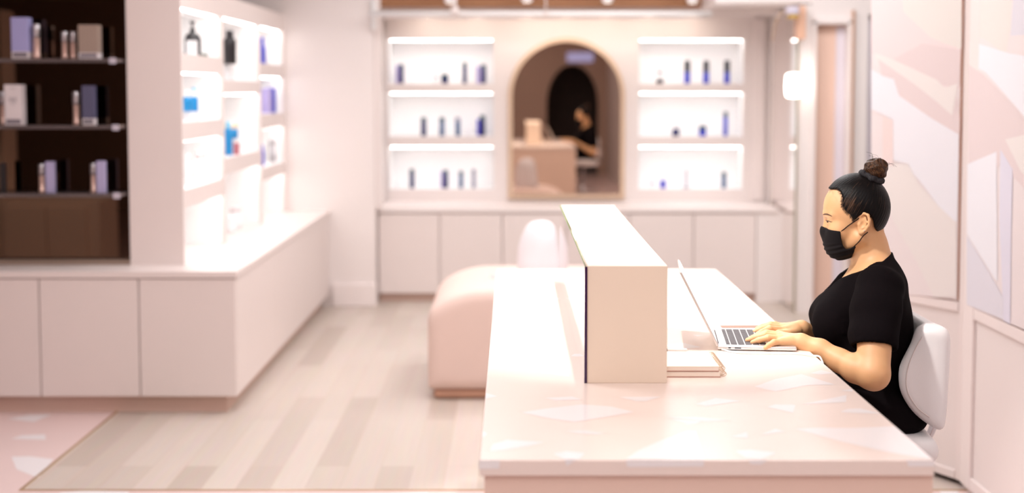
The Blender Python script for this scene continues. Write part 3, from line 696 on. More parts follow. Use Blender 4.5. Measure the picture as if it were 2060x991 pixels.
# ------------------------------------------------------------------ upholstered bench and the draped white cushion on it
M_BENCH = mat('blush upholstery', srgb(234, 208, 198), 0.8, var=0.02, vscale=12, bump=0.15, bscale=350)
t = thing('upholstered_bench', (0.15, 7.1, 0), 'rounded blush upholstered bench standing behind the desk', 'bench')
bo = [(-0.425, 0.048), (-0.425, 0.40)] + [(-0.105 - 0.32 * math.cos(PI / 2 * k / 10), 0.40 + 0.165 * math.sin(PI / 2 * k / 10)) for k in range(1, 11)] + [(0.245 + 0.32 * math.sin(PI / 2 * k / 10), 0.40 + 0.165 * math.cos(PI / 2 * k / 10)) for k in range(0, 11)] + [(0.565, 0.048)]
bex = extr(bo, lambda P: P[:, [0, 2]]); bex.lo, bex.hi = np.array((-0.45, 6.6, 0.03), np.float32), np.array((0.60, 7.65, 0.60), np.float32)
sh_ = inter(bex, Node(lambda P, *_: np.abs(P[:, 1] - 7.12) - 0.485, [-BIG] * 3, [BIG] * 3), 0.07)
V, Q = sculpt(sh_, 0.012, relax=3); mesh_obj('cushion_body', V, Q, M_BENCH, t)
MB().box(-0.395, 0.52, 6.675, 7.56, 0.0, 0.05, 0.02, 3).build('plinth', mat('tan plinth', srgb(206, 160, 136), 0.6), t)
t = thing('draped_cushion', (0.145, 7.1, 0.56), 'white rounded draped cushion standing upright on the bench', 'cushion')
cu = U([ell((0.140, 7.1, 0.665), (0.112, 0.085, 0.198)), ell((0.165, 7.09, 0.60), (0.115, 0.095, 0.10)), ell((0.185, 7.09, 0.69), (0.075, 0.075, 0.155))], 0.05)
cu = inter(cu, half((0.252, 0, 0.72), (1, 0, 0.10)), 0.035)
cu = warp(cu, lambda P: 0.0022 * np.sin(P[:, 0] * 42 + P[:, 2] * 18 + 2 * np.sin(P[:, 2] * 14)))
cu = inter(cu, half((0, 0, 0.553), (0, 0, -1)), 0.02)
V, Q = sculpt(cu, 0.008, relax=2); mesh_obj('cushion_body', V, Q, mat('white fluffy cloth', srgb(240, 234, 238), 0.9), t)
b = MB(); b.lathe([(0.02, 0.553), (0.17, 0.554), (0.205, 0.562), (0.206, 0.568), (0.17, 0.563), (0.02, 0.562)], (0.09, 7.08, 0), 36)
o = b.build('round_tray', mat('pale grey tray', srgb(222, 216, 218), 0.4)); tag(o, 'flat pale grey round tray under the white cushion on the bench', 'tray')

# ------------------------------------------------------------------ swivel chair
M_LEATH = mat('pale grey leather', srgb(245, 243, 244), 0.42, bump=0.10, bscale=500)
CY = 3.57
ch = thing('swivel_chair', (0.93, CY, 0), 'pale grey leather swivel chair with wraparound back behind the woman', 'chair')
to_side = lambda P: np.stack([1030 + F * P[:, 0] / (P[:, 1] * _c - (P[:, 2] - CH) * _s), PPY - F * (P[:, 1] * _s + (P[:, 2] - CH) * _c) / (P[:, 1] * _c - (P[:, 2] - CH) * _s)], 1) / 800.0
def side_xz(px, py): p = aty(px, py, 3.38); return (p[0], p[2])
outl = spline([(*side_xz(x, y), 0) for x, y in [(1868, 655), (1909, 665), (1917, 700), (1912, 760), (1904, 838), (1894, 862), (1874, 855), (1842, 830), (1820, 795), (1814, 765), (1818, 735), (1838, 695), (1850, 664), (1868, 656)]], 4)
prof = extr([(p.x, p.y) for p in outl[:-1]], lambda P: P[:, [0, 2]])
shell = U([rbox((1.088, CY, 0.82), (0.0225, 0.195, 0.18), 0.02)] + [rbox((1.02, CY + s_ * 0.172, 0.82), (0.088, 0.0225, 0.18), 0.02) for s_ in (-1, 1)], 0.06)
back = inter(shell, off(prof, 0.003), 0.026)
V, Q = sculpt(back, 0.005, lo=(0.94, CY - 0.23, 0.66), hi=(1.16, CY + 0.23, 0.99), relax=3)
br_ = mesh_obj('backrest', V, Q, M_LEATH, ch)
bp_ = []
for x, y in [(1856, 676), (1842, 700), (1828, 735), (1823, 765), (1828, 792), (1846, 820), (1870, 839)]:
    d = np.array(ray(x, y)); ts = np.arange(3.25 / d[1], 3.5 / d[1], 0.0005); P = (np.array((0, 0, CH)) + ts[:, None] * d).astype(np.float32); v = back.ev(P, P.mean(0), 1.0)
    if (v < 0.0008).any(): bp_.append(P[int(np.argmax(v < 0.0008))])
MB().tube(spline(bp_, 6), 0.0013, 8).build('piping', mat('pale piping', srgb(226, 216, 212), 0.5), br_)
st = inter(ell((0.90, CY, 0.63), (0.235, 0.235, 0.06)), half((0, 0, 0.60), (0, 0, -1)), 0.02)
V, Q = sculpt(U([rbox((0.895, CY, 0.628), (0.20, 0.21, 0.036), 0.034), ell((0.89, CY, 0.630), (0.215, 0.23, 0.045))], 0.04), 0.007, relax=2); mesh_obj('seat', V, Q, M_LEATH, ch)
pts = spline([(1.122, CY, 0.82), (1.136, CY, 0.755), (1.142, CY, 0.69), (1.128, CY, 0.625), (1.08, CY, 0.588), (0.93, CY, 0.578)], 8)
MB().tube(pts, 0.0105, 12).build('back_support', M_CHROME, ch)
MB().lathe([(0.03, 0.12), (0.03, 0.36), (0.022, 0.361), (0.022, 0.59)], (0.91, CY, 0), 18).build('gas_lift', M_CHROME, ch)
MB().tube([(0.91 + 0.2 * math.cos(2 * PI * k / 28), CY + 0.2 * math.sin(2 * PI * k / 28), 0.27) for k in range(29)], 0.010, 8).tube([(0.71, CY, 0.27), (1.11, CY, 0.27)], 0.008, 8).build('foot_ring', M_CHROME, ch)
for k in range(5):
    a = 2 * PI * k / 5 + 0.3; e = Vector((0.91 + 0.29 * math.cos(a), CY + 0.29 * math.sin(a), 0.075))
    lg = MB().tube([(0.91, CY, 0.115), e], [0.02, 0.013], 10).build('base_leg', M_CHROME, ch)
    MB().lathe([(0.012, -0.02), (0.026, -0.016), (0.026, 0.016), (0.012, 0.02)], (e.x, e.y, 0.0262), 16, axis='y').tube([(e.x, e.y, 0.03), e], 0.008, 8).build('caster', M_KEY, lg)
# ------------------------------------------------------------------ goods: every bottle and carton its own thing
def cm(name, rgb, rough=0.35, **k): return mat(name, srgb(*rgb), rough, **k)
G = dict(navy=cm('navy glass', (26, 30, 92), 0.2), blue=cm('cobalt plastic', (34, 48, 190)), violet=cm('violet blue carton', (58, 52, 196)), lilac=cm('lilac carton', (176, 164, 214)), teal=cm('deep teal cap', (12, 64, 84)), cyan=cm('bright blue plastic', (24, 140, 206)), sky=cm('sky blue plastic', (120, 196, 232)), white=cm('white plastic', (240, 238, 240)), black=cm('black plastic', (34, 30, 34), 0.3), dark=cm('dark cap', (24, 26, 44), 0.3), grey=cm('grey plastic', (150, 146, 164)), steel=cm('slate blue glass', (84, 104, 140), 0.25), cream=cm('cream lid', (244, 224, 200)), silver=cm('brushed silver', (190, 186, 190), 0.3, metal=0.8), taupe=cm('taupe carton', (160, 140, 128), 0.5), slate=cm('slate carton', (86, 84, 112), 0.5), lav=cm('lavender carton', (176, 168, 204), 0.5), periw=cm('periwinkle carton', (166, 164, 214), 0.5), pearl=cm('pearl carton', (224, 214, 216), 0.5), pinkm=cm('rose metal', (224, 190, 178), 0.3, metal=0.5), green=cm('dark green tin', (50, 84, 66)), red=cm('rose red carton', (206, 120, 128)), ink=cm('grey label print', (120, 112, 122), 0.6))
def bottle(name, p, w, h, body, cap, label, cat, group, capf=0.22, shape='round', depth=None):
    """p: foot centre; body with shoulder and cap"""
    t = thing(name, p, label, cat, group); r = w / 2; hb = h * (1 - capf); x, y, z = p
    if shape == 'round':
        MB().lathe([(r * .92, 0), (r, h * .02), (r, hb * .86), (r * .92, hb * .95), (r * .6, hb)], p, 18).build('body', body, t)
        MB().lathe([(r * .58, hb), (r * .60, hb + .001), (r * .60, h * .99), (r * .5, h)], p, 18).build('cap', cap, t)
    elif shape == 'tall':
        MB().lathe([(r * .95, 0), (r, h * .01), (r, hb)], p, 18).build('body', body, t)
        MB().lathe([(r * .97, hb + .0005), (r * .97, h * .985), (r * .9, h)], p, 18).build('cap', cap, t)
    elif shape == 'jar':
        MB().lathe([(r * .9, 0), (r, h * .06), (r, h * .55), (r * .85, h * .6)], p, 20).build('body', body, t)
        MB().lathe([(r * .97, h * .6), (r, h * .62), (r, h * .92), (r * .9, h)], p, 20).build('lid', cap, t)
    elif shape == 'pump':
        MB().lathe([(r * .95, 0), (r, h * .02), (r, h * .48), (r * .8, h * .60), (r * .3, h * .68)], p, 20).build('body', body, t)
        MB().lathe([(r * .3, h * .68), (r * .32, h * .70), (r * .32, h * .78), (r * .12, h * .79), (r * .12, h * .92), (r * .3, h * .93), (r * .3, h)], p, 16).tube([(x, y, z + h * .965), (x + r * .1, y - r * 1.0, z + h * .955)], r * .12, 8).build('pump_head', cap, t)
    elif shape == 'spray':
        MB().lathe([(r * .95, 0), (r, h * .02), (r, h * .5), (r * .5, h * .66), (r * .3, h * .72)], p, 18).build('body', body, t)
        MB().box(x - r * .5, x + r * .5, y - r * 1.3, y + r * .8, z + h * .86, z + h, r * .15, 2).tube([(x, y, z + h * .72), (x, y, z + h * .86)], r * .32, 10).box(x - r * .12, x + r * .12, y - r * .9, y - r * .6, z + h * .66, z + h * .88).build('trigger_head', cap, t)
    return t
def carton(name, p, w, d, h, body, label, cat, group, base=None, pr=False):
    t = thing(name, p, label, cat, group); x, y, z = p; z0 = z
    if base:
        hb = h * 0.17; MB().box(x - w / 2, x + w / 2, y - d / 2, y + d / 2, z, z + hb, 0.001, 1).box(x - w * .42, x + w * .42, y - d / 2 - .0006, y - d / 2, z + hb * .25, z + hb * .85, mi=1).build('foot_band', [G['pearl'], base], t); z0 = z + hb + 0.0002
    MB().box(x - w / 2, x + w / 2, y - d / 2, y + d / 2, z0, z + h, 0.001, 1).build('carton_body', body, t)
    if pr:
        b = MB()
        for k, (a, ww) in enumerate(((.90, .28), (.66, .46), (.62, .40), (.58, .44), (.52, .3))): b.box(x - w * ww / 2, x + w * ww / 2, y - d / 2 - .0008, y - d / 2 - .0001, z + h * a, z + h * a + .0022)
        b.build('printed_lines', G['ink'], t)
    return t
def tubes(p, w, h, label, cap=True):
    """slim twin-faced metal tube seen in front of the smoked mirror"""
    t = thing('cosmetic_tube', p, label, 'tube', 'slim tubes on the glass shelves'); r = w / 2
    MB().lathe([(r * .85, 0), (r, h * .03), (r, h * .13), (r * .86, h * .15), (r * .86, h * .62)], p, 16).build('barrel', G['pinkm'], t)
    MB().lathe([(r, h * .62), (r, h * .99), (r * .9, h)], p, 16).build('cap', G['silver'], t)
# --- glass shelves on the smoked mirror
YG = 6.53
SG = 'cartons on the glass shelves'
def gx(x0, x1, top, z):
    a, b = aty(x0, 200, YG - .02), aty(x1, 200, YG - .02); zt = aty((x0 + x1) / 2, top, YG - .02)[2]
    return ((a[0] + b[0]) / 2, YG, z), b[0] - a[0], zt - z
def gcart(x0, x1, top, z, m, lab, base=None, pr=False):
    p, w, h = gx(x0, x1, top, z); carton('product_carton', p, w, min(0.06, w * .8), h, G[m], lab, 'box', SG, G[base] if base else None, pr)
def gtube(x0, x1, top, z, lab):
    p, w, h = gx(x0, x1, top, z); tubes(p, w, h, lab)
z1, z2, z3 = 1.7035, 1.3825, 1.0525
gcart(27, 61, 35, z1, 'periw', 'tall periwinkle carton with a framed foot on the top glass shelf', 'ink')
gtube(65, 81, 48, z1, 'tall slim metal tube beside the periwinkle carton, top glass shelf')
gtube(123, 136, 63, z1, 'left of the two short slim tubes side by side, top glass shelf')
gtube(140, 154, 63, z1, 'right of the two short slim tubes, next to the taupe carton')
gcart(161, 201, 50, z1, 'taupe', 'wide taupe carton with a framed foot on the top glass shelf', 'ink')
gtube(-4, 8, 184, z2, 'slim tube cut by the left edge of the picture, middle glass shelf')
gcart(10, 45, 170, z2, 'pearl', 'white carton with grey print on the middle glass shelf', 'ink', True)
gtube(143, 158, 184, z2, 'slim rose metal tube beside the slate carton, middle glass shelf')
gcart(165, 189, 172, z2, 'slate', 'slate blue carton with a pale foot on the middle glass shelf', 'ink')
gcart(-6, 5, 328, z3, 'black', 'black carton cut by the left edge of the picture, lower glass shelf')
gtube(71, 84, 330, z3, 'slim tube left of the left lavender carton, lower glass shelf')
gcart(87, 104, 325, z3, 'lav', 'left of the two lavender cartons on the lower glass shelf')
gtube(176, 188, 329, z3, 'slim tube left of the right lavender carton, lower glass shelf')
gcart(190, 207, 324, z3, 'lav', 'right of the two lavender cartons on the lower glass shelf')
# --- left shelving unit (niches open towards the aisle)
XI = -1.69
def lu(px, top, bot, w, floor):
    """foot centre on the niche floor; width in pixels measured along the aisle"""
    p = atx(px, bot, XI); zt = atx(px, top, XI)[2]; sc = p[1] / F
    return (XI, p[1], floor + .0003), w * sc, max(0.02, zt - floor)
LG = 'goods in the left shelving niches'
p, w, h = lu(388, 42, 105, 33, 1.732); bottle('pump_bottle', p, w, h, G['black'], G['black'], 'black pump bottle in the top niche nearest to us, left shelving', 'bottle', LG, shape='pump')
p, w, h = lu(375, 82, 106, 15, 1.732); carton('product_carton', (XI + .03, p[1], p[2]), .05, w, h, G['white'], 'small white carton in front of the black pump bottle, left shelving', 'box', LG)
p, w, h = lu(409, 104, 108, 14, 1.732); bottle('tin', p, w * 1.3, .02, G['green'], G['green'], 'flat dark green tin right of the black pump bottle', 'tin', LG, shape='jar')
p, w, h = lu(366, 48, 106, 9, 1.732); bottle('pump_bottle', (XI - .06, 6.66, 1.7323), .05, .2, G['black'], G['black'], 'black pump bottle half hidden behind the pier edge, top niche', 'bottle', LG, shape='pump')
for k, px in enumerate((377, 391)):
    p, w, h = lu(px, 184, 244, 12, 1.392); zb = atx(px, 224, XI)[2]
    bottle('product_bottle', (p[0], p[1], zb), w * 1.35, atx(px, 182, XI)[2] - zb, G['cyan'], G['white'], ('left' if k == 0 else 'right') + ' of two bright blue bottles with white caps on a white box, left shelving', 'bottle', LG, capf=.3)
p, w, h = lu(384, 224, 245, 34, 1.392); carton('display_block', p, .07, .12, zb - 1.3926, G['white'], 'white block carrying the two bright blue bottles, left shelving', 'box', LG)
p, w, h = lu(404, 176, 243, 13, 1.392); bottle('spray_bottle', (p[0] - .03, p[1], p[2]), w * 1.2, h, G['white'], G['sky'], 'white spray bottle with a sky blue trigger beside the bright blue bottles', 'bottle', LG, shape='spray')
for k, px in enumerate((379, 398, 416)):
    p, w, h = lu(px, 316 - k, 378, 13, 1.057); bottle('product_bottle', p, w, .16, G['white'], G['white' if k != 1 else 'pearl'], ['first', 'second', 'third'][k] + ' white bottle from us in the third niche, nearest column of the left shelving', 'bottle', LG, shape='tall')
p, w, h = lu(456, 78, 128, 11, 1.608); zb = atx(456, 129, XI)[2]
bottle('product_bottle', (XI + .02, p[1], zb), .075, .20, G['black'], G['black'], 'black bottle on a white block in the tall top niche, middle column', 'bottle', LG)
carton('product_pouch', (XI - .05, atx(470, 130, XI)[1], zb), .05, .09, .15, G['cream'], 'cream pouch beside the black bottle, middle column top niche', 'pouch', LG)
carton('display_block', (XI - .04, atx(463, 150, XI)[1], 1.6083), .10, .17, zb - 1.6086, G['white'], 'white block under the black bottle and cream pouch', 'box', LG)
p, w, h = lu(460, 262, 309, 11, 1.166); bottle('product_bottle', (XI, p[1], 1.1663), .048, .20, G['cyan'], G['sky'], 'bright blue bottle with a sky blue cap, middle column', 'bottle', LG)
p, w, h = lu(476, 268, 300, 20, 1.166); zb = 1.27
carton('display_block', (XI - .04, p[1], 1.1663), .08, .12, .09, G['white'], 'white block under the blue jar, middle column', 'box', LG)
bottle('jar', (XI - .04, p[1], 1.2568), .10, .10, G['cyan'], G['cream'], 'blue jar with a cream lid on a white block, middle column', 'jar', LG, shape='jar')
carton('product_carton', (XI + .035, atx(462, 280, XI)[1] + .03, 1.1663), .03, .05, .07, G['red'], 'small rose red carton by the blue jar, middle column', 'box', LG)
for k, (px, hh) in enumerate(((470, .10), (481, .14))):
    p = atx(px, 458, XI); bottle('jar', (XI - .02, p[1], ZC + .0003), .07, hh, G['white'], G['pearl' if k else 'white'], ('shorter' if k == 0 else 'taller') + ' white container standing on the counter in the open niche, middle column', 'jar', LG, shape='jar' if k == 0 else 'tall')
p, w, h = lu(527, 70, 126, 8, 1.726); bottle('product_bottle', p, .05, .18, G['blue'], G['blue'], 'slim cobalt blue bottle in the top niche of the farthest column', 'bottle', LG, capf=.3)
p, w, h = lu(535, 70, 126, 8, 1.726); bottle('product_bottle', p, .045, .10, G['white'], G['white'], 'white bottle beside the cobalt one, farthest column top niche', 'bottle', LG)
p, w, h = lu(536, 178, 224, 14, 1.393); carton('product_carton', p, .06, .10, .17, G['lilac'], 'lilac carton in the second niche of the farthest column', 'box', LG)
p, w, h = lu(545, 178, 225, 8, 1.393); carton('product_carton', (XI, p[1] + .01, p[2]), .06, .05, .175, G['blue'], 'cobalt blue carton behind the lilac one, farthest column', 'box', LG)
p, w, h = lu(527, 283, 312, 5, 1.045); bottle('product_bottle', (XI, p[1], 1.0453), .035, .14, G['violet'], G['violet'], 'slim violet bottle in the third niche of the farthest column', 'bottle', LG)
p, w, h = lu(548, 285, 326, 9, 1.045); bottle('product_bottle', (XI, p[1], 1.0453), .045, .16, G['silver'], G['silver'], 'silver bottle in the third niche of the farthest column', 'bottle', LG, shape='tall')
# --- back wall niches
YI = 10.52
def bk(px, w, top, row, body, cap, label, shape='tall', cat='bottle', capf=.22, name='product_bottle'):
    z = NZ[row][0] + .0003; x = aty(px, 200, YI)[0]; sc = YI / F; h = aty(px, top, YI)[2] - z
    bottle(name, (x, YI, z), w * sc, h, G[body], G[cap], label, cat, 'goods in the back wall niches', capf, shape)
def bc(px, w, top, row, body, label):
    z = NZ[row][0] + .0003; x = aty(px, 200, YI)[0]; sc = YI / F; h = aty(px, top, YI)[2] - z
    carton('product_carton', (x, YI + .05, z), w * sc, .05, h, G[body], label, 'box', 'goods in the back wall niches')
bc(800, 9, 131, 0, 'lilac', 'lilac carton at the left of the upper left niche'); bk(808, 9, 129, 0, 'navy', 'teal', 'navy bottle at the left end of the upper left niche')
bk(877, 7, 152, 0, 'white', 'grey', 'tiny pale jar left of the navy jar, upper left niche', 'jar', 'jar', name='jar'); bk(895, 15, 149, 0, 'navy', 'teal', 'squat navy jar in the middle of the upper left niche', 'jar', 'jar', name='jar')
bk(935, 9, 125, 0, 'navy', 'teal', 'tallest navy bottle of the upper left niche'); bc(963, 9, 133, 0, 'lilac', 'lilac carton beside the right end bottle of the upper left niche'); bk(973, 10, 130, 0, 'navy', 'teal', 'navy bottle at the right end of the upper left niche')
bk(852, 11, 236, 1, 'navy', 'teal', 'first navy bottle from the left in the middle left niche'); bk(889, 11, 236, 1, 'steel', 'teal', 'second bottle from the left in the middle left niche'); bk(921, 11, 236, 1, 'steel', 'grey', 'third, greyer bottle from the left in the middle left niche')
bk(941, 6, 258, 1, 'white', 'white', 'tiny white jar in the middle left niche', 'jar', 'jar', name='jar'); bc(964, 10, 240, 1, 'violet', 'violet blue carton at the right of the middle left niche'); bk(971, 11, 232, 1, 'navy', 'teal', 'navy bottle in front of the violet carton, middle left niche')
bk(798, 6, 366, 2, 'white', 'white', 'tiny white jar at the left end of the lower left niche', 'jar', 'jar', name='jar'); bk(828, 10, 340, 2, 'navy', 'teal', 'leftmost navy bottle of the lower left niche'); bc(889, 7, 345, 2, 'lilac', 'lilac carton in the lower left niche'); bk(896, 10, 342, 2, 'navy', 'teal', 'second navy bottle of the lower left niche, by the lilac carton')
bk(927, 9, 344, 2, 'steel', 'teal', 'slate blue bottle in the lower left niche'); bk(953, 8, 340, 2, 'grey', 'grey', 'rightmost, grey bottle of the lower left niche')
z = NZ[0][0]; x = aty(1327, 200, YI)[0]; t = thing('jar', (x, YI, z), 'clear jar with dark base and lid in the upper right niche', 'jar', 'goods in the back wall niches')
MB().lathe([(.028, 0.0003), (.030, .002), (.030, .028), (.027, .03)], (x, YI, z), 18).build('base', G['dark'], t); MB().lathe([(.026, .0302), (.026, .078)], (x, YI, z), 18).build('body', G['white'], t); MB().lathe([(.022, .0782), (.022, .098)], (x, YI, z), 18).build('lid', G['grey'], t)
for k, px in enumerate((1382, 1420, 1462)): bk(px, 12, 122, 0, 'blue', 'dark', ['left', 'middle', 'right'][k] + ' one of the three cobalt bottles with dark caps, upper right niche', capf=.5)
bk(1360, 15, 249, 1, 'navy', 'white', 'squat navy jar with a white lid in the middle right niche', 'jar', 'jar', name='jar'); bk(1414, 15, 253, 1, 'blue', 'teal', 'squat cobalt jar with a teal lid in the middle right niche', 'jar', 'jar', name='jar'); bk(1460, 9, 225, 1, 'blue', 'teal', 'slim tall cobalt bottle in the middle right niche')
bk(1313, 7, 366, 2, 'white', 'grey', 'tiny pale jar in the lower right niche', 'jar', 'jar', name='jar'); bk(1335, 12, 362, 2, 'violet', 'blue', 'tiny violet jar in the lower right niche', 'jar', 'jar', name='jar')
x = aty(1382, 200, YI)[0]; z = NZ[2][0]; t = thing('wand_stand', (x, YI, z), 'slender grey wand on a flat stand in the lower right niche', 'stand', 'goods in the back wall niches')
MB().lathe([(.032, .0003), (.032, .006), (.006, .010)], (x, YI, z), 18).build('stand_base', G['grey'], t); MB().lathe([(.007, .010), (.010, .05), (.008, .14), (.003, .150)], (x, YI, z), 12).build('wand', G['grey'], t)
bk(1458, 10, 346, 2, 'steel', 'teal', 'slate blue bottle at the right of the lower right niche')
# ------------------------------------------------------------------ the seated woman (sculpted as continuous surfaces)
PM = 3.56                                          # her midplane
def S(px, py, dy=0.0): return np.array(aty(px, py, PM + dy), np.float32)
# head and torso are sculpted in frames of their own, each turned about the vertical by its yaw
class Frame:
    def __init__(s, px, py, yaw):
        s.c = S(px, py); s.px, s.py = px, py; s.k = float(PM / F * 1.0045); a = math.radians(yaw)
        s.R = np.array(((math.cos(a), math.sin(a), 0), (-math.sin(a), math.cos(a), 0), (0, 0, 1)), np.float32)   # local -> world
    def __call__(s, px, py, dy=0.0): return s.c + np.array(((px - s.px) * s.k, dy, (s.py - py) * s.k), np.float32)
    def world(s, V): return (np.asarray(V, np.float32) - s.c) @ s.R.T + s.c
    def local(s, V): return (np.asarray(V, np.float32) - s.c) @ s.R + s.c
    def node(s, n):
        C = np.array([[x, y, z] for x in (n.lo[0], n.hi[0]) for y in (n.lo[1], n.hi[1]) for z in (n.lo[2], n.hi[2])], np.float32); W = s.world(C)
        return Node(lambda P, c, r: n.ev(s.local(P).astype(np.float32), s.local(c[None, :])[0], r), W.min(0), W.max(0), n.pad)
H = Frame(1725, 440, 13.0); T = Frame(1760, 620, 9.0)
LR = (-1, 1)
def RY(deg): return Matrix.Rotation(math.radians(deg), 3, 'Y')
# head (frame H)
cran = ell(H(1722, 414), (0.0795, 0.072, 0.083))
fore = ell(H(1694, 419), (0.0465, 0.060, 0.053))
head = U([cran, fore, ell(H(1696, 455), (0.0435, 0.056, 0.055))], 0.014)
jaw = [cone(H(1728, 474, s * .046), H(1688, 503, s * .012), 0.021, 0.017) for s in LR]
cheek = [ell(H(1689, 462, s * .038), (0.024, 0.022, 0.022)) for s in LR]
brow = [cone(H(1664, 431, s * .010), H(1676, 431, s * .046), 0.008, 0.006) for s in LR]
head = U([head] + jaw + cheek, 0.018)
head = U([head] + brow, 0.012)
head = sub(head, U([ell(H(1661, 446, s * .030), (0.009, 0.017, 0.009)) for s in LR]), 0.012)
head = U([head, cone(H(1668, 441), H(1665, 462), 0.007, 0.011), ell(H(1663.5, 468), (0.010, 0.014, 0.009))], 0.014)
head = U([head] + [ell(H(1673, 446, s * .031), (0.0122, 0.0125, 0.0115)) for s in LR], 0.005)
def ear(s):
    e = [ell(H(1735.5, 443.5, s * .0665), (0.0145, 0.006, 0.027), RY(14))]
    rim = [(1731, 441), (1732, 432), (1738, 427), (1746, 430), (1749, 440), (1747.5, 451), (1742, 460), (1735, 466)]
    dd = [.066, .071, .075, .078, .080, .079, .075, .070]
    e.append(chain([H(x - 2.5, y - 3.5, s * d) for (x, y), d in zip(rim, dd)], [.0028, .0034, .0036, .0036, .0036, .0034, .0036, .0042], 0.002))
    e.append(chain([H(1738.5, 431.5, s * .073), H(1740.5, 440.5, s * .076), H(1737.5, 449.5, s * .075), H(1732.5, 454.5, s * .071)], [.0024, .0030, .0030, .0026], 0.002))
    e.append(ell(H(1730.5, 461, s * .068), (0.0066, 0.005, 0.0076)))
    e.append(ell(H(1727, 446.5, s * .067), (0.0035, 0.005, 0.005)))
    return sub(U(e, 0.003), ell(H(1733.5, 444.5, s * .081), (0.0070, 0.0115, 0.0120), RY(14)), 0.002)
headW = H.node(head)
# neck and torso
neck = U([H.node(cone(H(1743, 452), H(1750, 505), 0.0400, 0.0425)), cone(S(1749, 500), S(1752, 545), 0.044, 0.052)] + [T.node(cone(T(1760, 528, s * .02), T(1768, 562, s * .120), 0.034, 0.040)) for s in LR], 0.03)
torso = T.node(U([ell(T(1758, 628), (0.092, 0.140, 0.130)), ell(T(1764, 572), (0.061, 0.135, 0.070))] +
          [cone(T(1772, 552, s * .055), T(1765, 570, s * .138), 0.042, 0.044) for s in LR] +
          [cone(T(1731, 566, s * .045), T(1684, 630, s * .062), 0.040, 0.046) for s in LR] +
          [ell(T(1678, 650, s * .058), (0.055, 0.060, 0.055)) for s in LR] +
          [cone(T(1731, 566), T(1686, 628), 0.040, 0.055), ell(T(1740, 735), (0.112, 0.140, 0.125)), ell(T(1770, 690), (0.085, 0.135, 0.10))], 0.035))
hips = T.node(U([ell(T(1784, 830), (0.094, 0.122, 0.100)), ell(T(1762, 795), (0.100, 0.130, 0.09))], 0.05))
# arms and hands
def arm(pts, rs): return chain(pts, rs, 0.012)
armL = arm([S(1769, 580, -.146), S(1760, 660, -.208), S(1757, 752, -.268), S(1721, 741, -.240), S(1688, 724, -.208), S(1650, 701, -.178), S(1613, 688, -.157)], [.046, .0445, .0395, .0345, .0285, .0238, .0205])
armR = arm([S(1769, 580, .150), S(1762, 655, .208), S(1752, 735, .262), S(1700, 708, .19), S(1650, 678, .11), S(1614, 660, .065)], [.046, .0445, .0395, .032, .024, .0205])
def hand(W, mcp, fingers, thumb):
    palm = U([cone(S(*W), S(*q), .0165, .0108) for q in mcp], 0.010)
    fs = [chain([S(*q) for q in f], r, 0.003) for f, r in fingers]
    h = palm
    for f in fs: h = U([h, f], 0.005)
    return U([h, chain([S(*q) for q in thumb], [.0135, .0118, .0092, .0075], 0.004)], 0.007)
r4 = [(.0086, .0078, .0070, .0058), (.0096, .0086, .0076, .0064), (.0100, .0090, .0078, .0066), (.0098, .0088, .0077, .0065)]
handL = hand((1611, 687, -.156), [(1573, 687, -.168), (1570, 681, -.148), (1569, 677, -.126), (1571, 674, -.104)],
    [([(1573, 687, -.168), (1557, 688, -.178), (1547, 694, -.183), (1540, 699, -.185)], r4[0]),
     ([(1570, 681, -.148), (1545, 679, -.153), (1526, 684, -.151), (1514, 688.5, -.148)], r4[1]),
     ([(1569, 677, -.126), (1539, 673.5, -.127), (1518, 679, -.123), (1504, 684, -.119)], r4[2]),
     ([(1571, 674, -.104), (1542, 669.5, -.099), (1523, 675, -.093), (1510, 680, -.089)], r4[3])],
    [(1603, 688, -.138), (1582, 688, -.101), (1563, 684, -.080), (1547, 682, -.068)])
handR = hand((1611, 660, .065), [(1577, 664, .018), (1574, 659.5, .040), (1575, 657.5, .061), (1579, 656.5, .080)],
    [([(1577, 664, .018), (1548, 660.5, -.001), (1533, 667, -.011), (1524, 671.5, -.017)], r4[3]),
     ([(1574, 659.5, .040), (1547, 656, .032), (1530, 661.5, .026), (1519, 666, .021)], r4[2]),
     ([(1575, 657.5, .061), (1551, 652.5, .058), (1534, 657, .055), (1523, 661, .052)], r4[1]),
     ([(1579, 656.5, .080), (1559, 651.5, .085), (1546, 655, .086), (1537, 658, .086)], r4[0])],
    [(1603, 666, .040), (1584, 671, .004), (1567, 670, -.016), (1555, 673, -.031)])
body = U([headW, neck], 0.022)
body = U([body, H.node(ear(-1)), H.node(ear(1))], 0.004)
body = U([body, off(torso, -0.007)], 0.022)
body = U([body, U([armL, handL], 0.009), U([armR, handR], 0.009)], 0.010)
body = U([body, off(hips, -0.012)], 0.03)

def skin_mat():
    m = bpy.data.materials.new('warm skin'); m.use_nodes = True; nt = m.node_tree; b = nt.nodes['Principled BSDF']
    tc = nt.nodes.new('ShaderNodeTexCoord'); nz = nt.nodes.new('ShaderNodeTexNoise'); nz.inputs['Scale'].default_value = 34; nz.inputs['Detail'].default_value = 5
    mx = nt.nodes.new('ShaderNodeMix'); mx.data_type = 'RGBA'; mx.inputs['A'].default_value = (*srgb(212, 160, 114), 1); mx.inputs['B'].default_value = (*srgb(226, 178, 132), 1)
    nt.links.new(tc.outputs['Object'], nz.inputs['Vector']); nt.links.new(nz.outputs['Fac'], mx.inputs['Factor']); nt.links.new(mx.outputs['Result'], b.inputs['Base Color'])
    b.inputs['Roughness'].default_value = 0.48; b.inputs['Subsurface Weight'].default_value = 0.12; b.inputs['Subsurface Radius'].default_value = (0.010, 0.004, 0.002); b.inputs['Subsurface Scale'].default_value = 0.5
    return m
M_SKIN = skin_mat()
